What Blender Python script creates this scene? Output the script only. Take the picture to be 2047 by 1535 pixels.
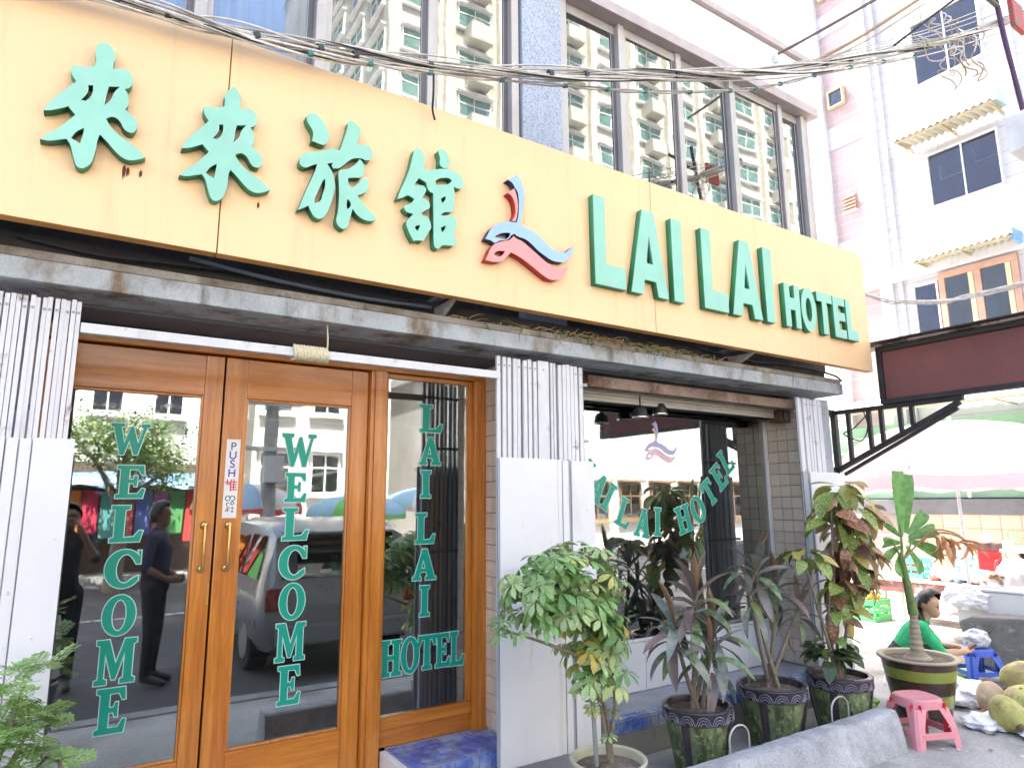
import bpy, bmesh, math, random
from mathutils import Vector, Matrix, Euler, noise
R = math.radians
PI = math.pi
random.seed(7)
sc = bpy.context.scene
for o in list(bpy.data.objects):
    bpy.data.objects.remove(o)
COL = sc.collection

# ------------------------------------------------------------------ camera
cd = bpy.data.cameras.new('camera')
cam = bpy.data.objects.new('camera', cd)
COL.objects.link(cam)
cd.sensor_width = 36.0
cd.lens = 1330.0 / 2047.0 * 36.0
cd.clip_start = 0.05
cd.clip_end = 1500
_r = Vector((.83916059, -.54384271, -.00667879))
_d = Vector((.08933415, .1499367, -.98465141))
_f = Vector((.53649689, .82568401, .1744047))
CAM = Vector((0, -3.5, 1.6))
cam.matrix_world = Matrix(((_r.x, -_d.x, -_f.x, CAM.x), (_r.y, -_d.y, -_f.y, CAM.y), (_r.z, -_d.z, -_f.z, CAM.z), (0, 0, 0, 1)))
sc.camera = cam
sc.render.resolution_x, sc.render.resolution_y = 1024, 767

# ------------------------------------------------------------------ sky, sun, exposure
SUN_EL = R(60)
SUN_H = Vector((-.22, .975, 0)).normalized()
sun_dir = Vector((SUN_H.x * math.cos(SUN_EL), SUN_H.y * math.cos(SUN_EL), math.sin(SUN_EL)))
w = bpy.data.worlds.new('World')
sc.world = w
w.use_nodes = True
nt = w.node_tree
sky = nt.nodes.new('ShaderNodeTexSky')
sky.sky_type = 'NISHITA'
sky.sun_disc = False
sky.sun_elevation = SUN_EL
sky.sun_rotation = math.atan2(SUN_H.x, SUN_H.y)
sky.air_density = 1.0
sky.dust_density = 3.5
sky.ozone_density = 0.6
bg = nt.nodes['Background']
bg.inputs['Strength'].default_value = 0.13
nt.links.new(sky.outputs[0], bg.inputs['Color'])
sl = bpy.data.lights.new('sun', 'SUN')
sl.energy = 4.4
sl.angle = R(.53)
sl.color = (1, .955, .89)
so = bpy.data.objects.new('sun', sl)
COL.objects.link(so)
so.location = (0, 0, 60)
so.rotation_euler = sun_dir.to_track_quat('Z', 'Y').to_euler()
sc.view_settings.view_transform = 'Standard'
sc.view_settings.look = 'None'
sc.view_settings.exposure = 2.74
sc.view_settings.gamma = 1.0
sc.view_settings.use_curve_mapping = False
sc.render.engine = 'CYCLES'
sc.cycles.use_denoising = True
sc.cycles.max_bounces = 8
sc.cycles.transparent_max_bounces = 12
sc.cycles.caustics_reflective = False
sc.cycles.caustics_refractive = False
sc.cycles.sample_clamp_indirect = 6.0

# ------------------------------------------------------------------ materials
MATS = {}


def nodes(name):
    m = bpy.data.materials.new(name)
    m.use_nodes = True
    t = m.node_tree
    return m, t, t.nodes['Principled BSDF']


def N(t, ty, **kw):
    n = t.nodes.new(ty)
    for k, v in kw.items():
        setattr(n, k, v)
    return n


def mixc(t, a, b, fac, blend='MIX'):
    n = t.nodes.new('ShaderNodeMix')
    n.data_type = 'RGBA'
    n.blend_type = blend
    for sock, v in ((n.inputs[6], a), (n.inputs[7], b), (n.inputs[0], fac)):
        if hasattr(v, 'links'):
            t.links.new(v, sock)
        else:
            sock.default_value = v if not isinstance(v, tuple) else (v + (1,))[:4]
    return n.outputs[2]


def ramp(t, src, lo, hi):
    n = t.nodes.new('ShaderNodeMapRange')
    n.inputs[1].default_value = lo
    n.inputs[2].default_value = hi
    t.links.new(src, n.inputs[0])
    return n.outputs[0]


def coords(t, scale=(1, 1, 1), kind='Object'):
    tc = t.nodes.new('ShaderNodeTexCoord')
    mp = t.nodes.new('ShaderNodeMapping')
    mp.inputs['Scale'].default_value = scale
    t.links.new(tc.outputs[kind], mp.inputs[0])
    return mp.outputs[0]


def noisef(t, vec, scale, detail=4, rough=.55):
    n = t.nodes.new('ShaderNodeTexNoise')
    n.inputs['Scale'].default_value = scale
    n.inputs['Detail'].default_value = detail
    n.inputs['Roughness'].default_value = rough
    t.links.new(vec, n.inputs['Vector'])
    return n.outputs[0]


def mul(c, k):
    return tuple(max(0, min(1, x * k)) for x in c[:3])


def M(name, col, rough=.6, metal=0., var=.14, vs=5., bump=0., bs=60., spots=None, rnd=0., stretch=(1, 1, 1), coat=0., spec=None, fine=0., world=False):
    """procedural paint / plastic / stone: base colour with soft variation, optional stains, relief and per-object shift"""
    if name in MATS:
        return MATS[name]
    m, t, b = nodes(name)
    v = coords(t, stretch)
    if world:
        v = t.nodes.new('ShaderNodeNewGeometry').outputs['Position']
    n1 = noisef(t, v, vs, 5)
    c = mixc(t, mul(col, 1 - var), mul(col, 1 + var), ramp(t, n1, .3, .7))
    if fine:
        n3 = noisef(t, v, vs * 30, 2)
        c = mixc(t, c, mixc(t, c, (0, 0, 0), fine), ramp(t, n3, .45, .7))
    if spots:
        for sp in (spots if isinstance(spots, list) else [spots]):
            sc_, s_, lo, hi = sp[:4]
            vv = coords(t, sp[4]) if len(sp) > 4 else v
            n2 = noisef(t, vv, s_, 6, .65)
            c = mixc(t, c, sc_, ramp(t, n2, lo, hi))
    if rnd:
        oi = t.nodes.new('ShaderNodeObjectInfo')
        hs = t.nodes.new('ShaderNodeHueSaturation')
        mr = t.nodes.new('ShaderNodeMapRange')
        mr.inputs[3].default_value = 1 - rnd
        mr.inputs[4].default_value = 1 + rnd
        t.links.new(oi.outputs['Random'], mr.inputs[0])
        t.links.new(mr.outputs[0], hs.inputs['Value'])
        t.links.new(c, hs.inputs['Color'])
        c = hs.outputs[0]
    t.links.new(c, b.inputs['Base Color'])
    b.inputs['Roughness'].default_value = rough
    nr = ramp(t, n1, .2, .8)
    rr = t.nodes.new('ShaderNodeMapRange')
    rr.inputs[3].default_value = max(0, rough - .08)
    rr.inputs[4].default_value = min(1, rough + .12)
    t.links.new(nr, rr.inputs[0])
    t.links.new(rr.outputs[0], b.inputs['Roughness'])
    b.inputs['Metallic'].default_value = metal
    if coat:
        b.inputs['Coat Weight'].default_value = coat
        b.inputs['Coat Roughness'].default_value = .12
    if spec is not None:
        b.inputs['Specular IOR Level'].default_value = spec
    if bump:
        bn = noisef(t, v, bs, 4)
        bp = t.nodes.new('ShaderNodeBump')
        bp.inputs['Strength'].default_value = bump
        bp.inputs['Distance'].default_value = .01
        t.links.new(bn, bp.inputs['Height'])
        t.links.new(bp.outputs[0], b.inputs['Normal'])
    MATS[name] = m
    return m


def brickmat(name, c1, c2, mortar, plane, w, h, ms, rough=.35, offs=.5, bump=.3, spots=None):
    """thin courses of tile or boards on a far wall; plane 'x' maps (y,z), 'y' maps (x,z)"""
    if name in MATS:
        return MATS[name]
    m, t, b = nodes(name)
    g = t.nodes.new('ShaderNodeNewGeometry')
    s = t.nodes.new('ShaderNodeSeparateXYZ')
    cb = t.nodes.new('ShaderNodeCombineXYZ')
    t.links.new(g.outputs['Position'], s.inputs[0])
    t.links.new(s.outputs[1 if plane == 'x' else 0], cb.inputs[0])
    t.links.new(s.outputs[2], cb.inputs[1])
    br = t.nodes.new('ShaderNodeTexBrick')
    br.offset = offs
    br.inputs['Color1'].default_value = c1 + (1,)
    br.inputs['Color2'].default_value = c2 + (1,)
    br.inputs['Mortar'].default_value = mortar + (1,)
    br.inputs['Scale'].default_value = 1
    br.inputs['Mortar Size'].default_value = ms
    br.inputs['Mortar Smooth'].default_value = .2
    br.inputs['Brick Width'].default_value = w
    br.inputs['Row Height'].default_value = h
    t.links.new(cb.outputs[0], br.inputs['Vector'])
    c = br.outputs['Color']
    n1 = noisef(t, g.outputs['Position'], .9, 6, .6)
    c = mixc(t, c, mixc(t, c, (.62, .6, .6), .5), ramp(t, n1, .5, .8))
    if spots:
        n2 = noisef(t, g.outputs['Position'], spots[1], 6, .6)
        c = mixc(t, c, spots[0], ramp(t, n2, spots[2], spots[3]))
    t.links.new(c, b.inputs['Base Color'])
    b.inputs['Roughness'].default_value = rough
    bp = t.nodes.new('ShaderNodeBump')
    bp.inputs['Strength'].default_value = bump
    bp.inputs['Distance'].default_value = .01
    bp.invert = True
    t.links.new(br.outputs['Fac'], bp.inputs['Height'])
    t.links.new(bp.outputs[0], b.inputs['Normal'])
    MATS[name] = m
    return m


def glassmat(name, tint, base, k, rough=0.0, wob=.0, dust=0.):
    """window glass: reflects the street, lets some of the dark room through, carries a film of dust and wipe marks"""
    m = bpy.data.materials.new(name)
    m.use_nodes = True
    t = m.node_tree
    t.nodes.remove(t.nodes['Principled BSDF'])
    out = t.nodes['Material Output']
    gl = t.nodes.new('ShaderNodeBsdfGlossy')
    gl.inputs['Roughness'].default_value = rough
    gl.inputs['Color'].default_value = (.97, 1, .985, 1)
    tr = t.nodes.new('ShaderNodeBsdfTransparent')
    tr.inputs['Color'].default_value = tint + (1,)
    fr = t.nodes.new('ShaderNodeFresnel')
    fr.inputs[0].default_value = 1.5
    ma = t.nodes.new('ShaderNodeMath')
    ma.operation = 'MULTIPLY_ADD'
    ma.use_clamp = True
    ma.inputs[1].default_value = k
    ma.inputs[2].default_value = base
    t.links.new(fr.outputs[0], ma.inputs[0])
    mx = t.nodes.new('ShaderNodeMixShader')
    t.links.new(ma.outputs[0], mx.inputs[0])
    t.links.new(tr.outputs[0], mx.inputs[1])
    t.links.new(gl.outputs[0], mx.inputs[2])
    res = mx.outputs[0]
    v = coords(t)
    if dust:
        df = t.nodes.new('ShaderNodeBsdfDiffuse')
        df.inputs[0].default_value = (.55, .55, .52, 1)
        n1 = noisef(t, coords(t, (1.0, 1.0, .35)), 3.5, 6, .65)
        n2 = noisef(t, coords(t, (1.0, 1.0, 3.0)), 9, 5, .7)
        rg = t.nodes.new('ShaderNodeMapRange')
        rg.inputs[1].default_value = .42
        rg.inputs[2].default_value = .75
        rg.inputs[3].default_value = dust * .25
        rg.inputs[4].default_value = dust
        t.links.new(n1, rg.inputs[0])
        m2 = t.nodes.new('ShaderNodeMixShader')
        t.links.new(rg.outputs[0], m2.inputs[0])
        t.links.new(res, m2.inputs[1])
        t.links.new(df.outputs[0], m2.inputs[2])
        res = m2.outputs[0]
        rg2 = t.nodes.new('ShaderNodeMapRange')
        rg2.inputs[1].default_value = .45
        rg2.inputs[2].default_value = .8
        rg2.inputs[3].default_value = rough
        rg2.inputs[4].default_value = rough + .07
        t.links.new(n2, rg2.inputs[0])
        t.links.new(rg2.outputs[0], gl.inputs['Roughness'])
    t.links.new(res, out.inputs[0])
    if wob:
        nn = noisef(t, v, 1.6, 1)
        bp = t.nodes.new('ShaderNodeBump')
        bp.inputs['Strength'].default_value = wob
        bp.inputs['Distance'].default_value = .02
        t.links.new(nn, bp.inputs['Height'])
        t.links.new(bp.outputs[0], gl.inputs['Normal'])
    MATS[name] = m
    return m


def woodmat(name, axis, c1=(.42, .125, .014), c2=(.66, .25, .034)):
    m, t, b = nodes(name)
    s = {'z': (9, 9, .5), 'x': (.5, 9, 9)}[axis]
    v = coords(t, s)
    n1 = noisef(t, v, 3.2, 6, .6)
    n2 = noisef(t, v, 22, 3)
    c = mixc(t, c1, c2, ramp(t, n1, .32, .68))
    c = mixc(t, c, mixc(t, c, (.08, .02, .0), .45), ramp(t, n2, .5, .85))
    t.links.new(c, b.inputs['Base Color'])
    b.inputs['Roughness'].default_value = .3
    b.inputs['Coat Weight'].default_value = .55
    b.inputs['Coat Roughness'].default_value = .13
    bp = t.nodes.new('ShaderNodeBump')
    bp.inputs['Strength'].default_value = .12
    bp.inputs['Distance'].default_value = .004
    t.links.new(n2, bp.inputs['Height'])
    t.links.new(bp.outputs[0], b.inputs['Normal'])
    MATS[name] = m
    return m


def leafmat(name, c1, c2, c3=None, lo=.45, hi=.6, rough=.38, rnd=.25, scale=14, t3=.62):
    """leaf: two tones in blotches, third tone on some leaves, a little light passing through"""
    m, t, b = nodes(name)
    v = coords(t)
    oi = t.nodes.new('ShaderNodeObjectInfo')
    ad = t.nodes.new('ShaderNodeVectorMath')
    ad.operation = 'ADD'
    sc3 = t.nodes.new('ShaderNodeVectorMath')
    sc3.operation = 'SCALE'
    cb = t.nodes.new('ShaderNodeCombineXYZ')
    for i in range(3):
        t.links.new(oi.outputs['Random'], cb.inputs[i])
    t.links.new(cb.outputs[0], sc3.inputs[0])
    sc3.inputs['Scale'].default_value = 40
    t.links.new(v, ad.inputs[0])
    t.links.new(sc3.outputs[0], ad.inputs[1])
    n1 = noisef(t, ad.outputs[0], scale, 3)
    c = mixc(t, c1, c2, ramp(t, n1, lo, hi))
    if c3:
        wn = t.nodes.new('ShaderNodeTexWhiteNoise')
        wn.noise_dimensions = '1D'
        t.links.new(oi.outputs['Random'], wn.inputs['W'])
        c = mixc(t, c, c3, ramp(t, wn.outputs[0], t3, t3 + .3))
    hs = t.nodes.new('ShaderNodeHueSaturation')
    mr = t.nodes.new('ShaderNodeMapRange')
    mr.inputs[3].default_value = 1 - rnd
    mr.inputs[4].default_value = 1 + rnd
    t.links.new(oi.outputs['Random'], mr.inputs[0])
    t.links.new(mr.outputs[0], hs.inputs['Value'])
    t.links.new(c, hs.inputs['Color'])
    c = hs.outputs[0]
    t.links.new(c, b.inputs['Base Color'])
    b.inputs['Roughness'].default_value = rough
    trl = t.nodes.new('ShaderNodeBsdfTranslucent')
    t.links.new(c, trl.inputs[0])
    mx = t.nodes.new('ShaderNodeMixShader')
    mx.inputs[0].default_value = .22
    t.links.new(b.outputs[0], mx.inputs[1])
    t.links.new(trl.outputs[0], mx.inputs[2])
    t.links.new(mx.outputs[0], t.nodes['Material Output'].inputs[0])
    MATS[name] = m
    return m


# ------------------------------------------------------------------ mesh helpers
class MB:
    def __init__(s):
        s.v, s.f, s.m = [], [], []

    def add(s, verts, faces, mi=0):
        n = len(s.v)
        s.v += [tuple(p) for p in verts]
        s.f += [tuple(i + n for i in q) for q in faces]
        s.m += [mi] * len(faces)
        return s

    def box(s, x0, x1, y0, y1, z0, z1, mi=0):
        return s.add([(x0, y0, z0), (x1, y0, z0), (x1, y1, z0), (x0, y1, z0), (x0, y0, z1), (x1, y0, z1), (x1, y1, z1), (x0, y1, z1)],
                     [(0, 3, 2, 1), (4, 5, 6, 7), (0, 1, 5, 4), (1, 2, 6, 5), (2, 3, 7, 6), (3, 0, 4, 7)], mi)

    def obox(s, c, size, rot=None, mi=0):
        a, b, d = [k / 2 for k in size]
        rot = rot or Matrix.Identity(3)
        vs = [Vector(c) + rot @ Vector((x, y, z)) for z in (-d, d) for x, y in ((-a, -b), (a, -b), (a, b), (-a, b))]
        return s.add(vs, [(0, 3, 2, 1), (4, 5, 6, 7), (0, 1, 5, 4), (1, 2, 6, 5), (2, 3, 7, 6), (3, 0, 4, 7)], mi)

    def bar(s, p, q, w, h, mi=0, up=(0, 0, 1)):
        p, q = Vector(p), Vector(q)
        d = (q - p)
        L = d.length
        d.normalize()
        u = Vector(up)
        if abs(d.dot(u)) > .97:
            u = Vector((1, 0, 0))
        a = d.cross(u).normalized()
        b = a.cross(d).normalized()
        rot = Matrix((a, d, b)).transposed()
        return s.obox((p + q) / 2, (w, L, h), rot, mi)

    def tube(s, pts, r, seg=8, mi=0, caps=True):
        pts = [Vector(p) for p in pts]
        n = len(pts)
        rs = r if isinstance(r, (list, tuple)) else [r] * n
        ref = None
        vs, fs = [], []
        for i, p in enumerate(pts):
            d = (pts[min(i + 1, n - 1)] - pts[max(i - 1, 0)])
            if d.length < 1e-9:
                d = Vector((0, 0, 1))
            d.normalize()
            if ref is None:
                ref = Vector((0, 0, 1)) if abs(d.z) < .9 else Vector((1, 0, 0))
            a = d.cross(ref)
            if a.length < 1e-6:
                a = d.cross(Vector((0, 1, 0)))
            a.normalize()
            b = a.cross(d).normalized()
            ref = b
            for k in range(seg):
                th = 2 * PI * k / seg
                vs.append(p + (a * math.cos(th) + b * math.sin(th)) * rs[i])
        for i in range(n - 1):
            for k in range(seg):
                k2 = (k + 1) % seg
                fs.append((i * seg + k, i * seg + k2, (i + 1) * seg + k2, (i + 1) * seg + k))
        if caps:
            fs.append(tuple(range(seg))[::-1])
            fs.append(tuple((n - 1) * seg + k for k in range(seg)))
        return s.add(vs, fs, mi)

    def lathe(s, prof, c=(0, 0, 0), seg=24, mi=0, mis=None):
        n0 = len(s.v)
        vs, fs, ms = [], [], []
        for r, z in prof:
            for k in range(seg):
                th = 2 * PI * k / seg
                vs.append((c[0] + r * math.cos(th), c[1] + r * math.sin(th), c[2] + z))
        for i in range(len(prof) - 1):
            for k in range(seg):
                k2 = (k + 1) % seg
                fs.append((i * seg + k, i * seg + k2, (i + 1) * seg + k2, (i + 1) * seg + k))
                ms.append(mis[i] if mis else mi)
        s.v += vs
        s.f += [tuple(i + n0 for i in q) for q in fs]
        s.m += ms
        return s

    def prism(s, poly, axis, a, b, mi=0):
        n = len(poly)

        def P(p, h):
            return {'y': (p[0], h, p[1]), 'x': (h, p[0], p[1]), 'z': (p[0], p[1], h)}[axis]
        vs = [P(p, a) for p in poly] + [P(p, b) for p in poly]
        fs = [tuple(range(n)), tuple(range(2 * n - 1, n - 1, -1))] + [(i, i + n, (i + 1) % n + n, (i + 1) % n) for i in range(n)]
        return s.add(vs, fs, mi)

    def mesh(s, name, mats, bevel=0., smooth=None, fix=True):
        me = bpy.data.meshes.new(name)
        me.from_pydata(s.v, [], s.f)
        for m in (mats if isinstance(mats, (list, tuple)) else [mats]):
            me.materials.append(m)
        me.polygons.foreach_set('material_index', s.m)
        bm = bmesh.new()
        bm.from_mesh(me)
        if fix:
            bmesh.ops.recalc_face_normals(bm, faces=bm.faces)
        if bevel:
            es = [e for e in bm.edges if len(e.link_faces) == 2 and e.calc_face_angle(0) > .6]
            bmesh.ops.bevel(bm, geom=es, offset=bevel, segments=2, profile=.6, affect='EDGES', clamp_overlap=True)
        if smooth is not None:
            for f in bm.faces:
                f.smooth = True
            for e in bm.edges:
                if len(e.link_faces) == 2 and e.calc_face_angle(0) > R(smooth):
                    e.smooth = False
        bm.to_mesh(me)
        bm.free()
        return me

    def build(s, name, mats, parent=None, bevel=0., smooth=None):
        return link(name, s.mesh(name, mats, bevel, smooth), parent)


def link(name, me, parent=None, mat=None):
    o = bpy.data.objects.new(name, me)
    COL.objects.link(o)
    if parent is not None:
        o.parent = parent
        if parent.type == 'EMPTY':
            o.matrix_parent_inverse = Matrix.Translation(-parent.location)
    if mat is not None:
        o.matrix_local = mat
    return o


def tag(o, label, cat, group=None, kind=None):
    if label:
        o['label'] = label
    if cat:
        o['category'] = cat
    if group:
        o['group'] = group
    if kind:
        o['kind'] = kind
    return o


def thing(name, label, cat, loc=(0, 0, 0), group=None):
    o = bpy.data.objects.new(name, None)
    o.empty_display_size = .2
    COL.objects.link(o)
    o.location = loc
    return tag(o, label, cat, group)


def struct(o):
    o['kind'] = 'structure'
    return o


def bx(name, mat, parent, x0, x1, y0, y1, z0, z1, bevel=0.):
    return MB().box(x0, x1, y0, y1, z0, z1).build(name, mat, parent, bevel)


def cr(pts, n=8):
    """smooth curve through points"""
    P = [Vector(p) for p in pts]
    P = [P[0] * 2 - P[1]] + P + [P[-1] * 2 - P[-2]]
    out = []
    for i in range(1, len(P) - 2):
        for k in range(n):
            t = k / n
            a, b, c, d = P[i - 1], P[i], P[i + 1], P[i + 2]
            out.append(.5 * ((2 * b) + (c - a) * t + (2 * a - 5 * b + 4 * c - d) * t * t + (3 * b - a - 3 * c + d) * t ** 3))
    out.append(P[-2])
    return out


def flat(name, polys, depth, smooth=True, offset=0., res=4):
    """filled outline (x,z) with holes, thickness along y; centred on y=0"""
    cu = bpy.data.curves.new(name, 'CURVE')
    cu.dimensions = '2D'
    cu.fill_mode = 'BOTH'
    cu.extrude = depth / 2
    cu.offset = offset
    cu.resolution_u = res
    for poly in polys:
        n = len(poly)
        if smooth:
            sp = cu.splines.new('BEZIER')
            sp.bezier_points.add(n - 1)
            for i, p in enumerate(poly):
                b = sp.bezier_points[i]
                b.co = (p[0], p[1], 0)
                a = Vector(poly[i]) - Vector(poly[i - 1])
                c = Vector(poly[(i + 1) % n]) - Vector(poly[i])
                ty = 'AUTO' if a.angle(c, 0) < R(52) else 'VECTOR'
                b.handle_left_type = b.handle_right_type = ty
        else:
            sp = cu.splines.new('POLY')
            sp.points.add(n - 1)
            for i, p in enumerate(poly):
                sp.points[i].co = (p[0], p[1], 0, 1)
        sp.use_cyclic_u = True
    ob = bpy.data.objects.new(name, cu)
    COL.objects.link(ob)
    bpy.context.view_layer.update()
    dg = bpy.context.evaluated_depsgraph_get()
    me = bpy.data.meshes.new_from_object(ob.evaluated_get(dg))
    bpy.data.objects.remove(ob)
    bpy.data.curves.remove(cu)
    me.transform(Matrix.Rotation(R(90), 4, 'X'))
    me.name = name
    return me


def facemats(me, face, side):
    me.materials.clear()
    me.materials.append(face)
    me.materials.append(side)
    for p in me.polygons:
        p.material_index = 0 if abs(p.normal.y) > .5 else 1
    return me

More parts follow.
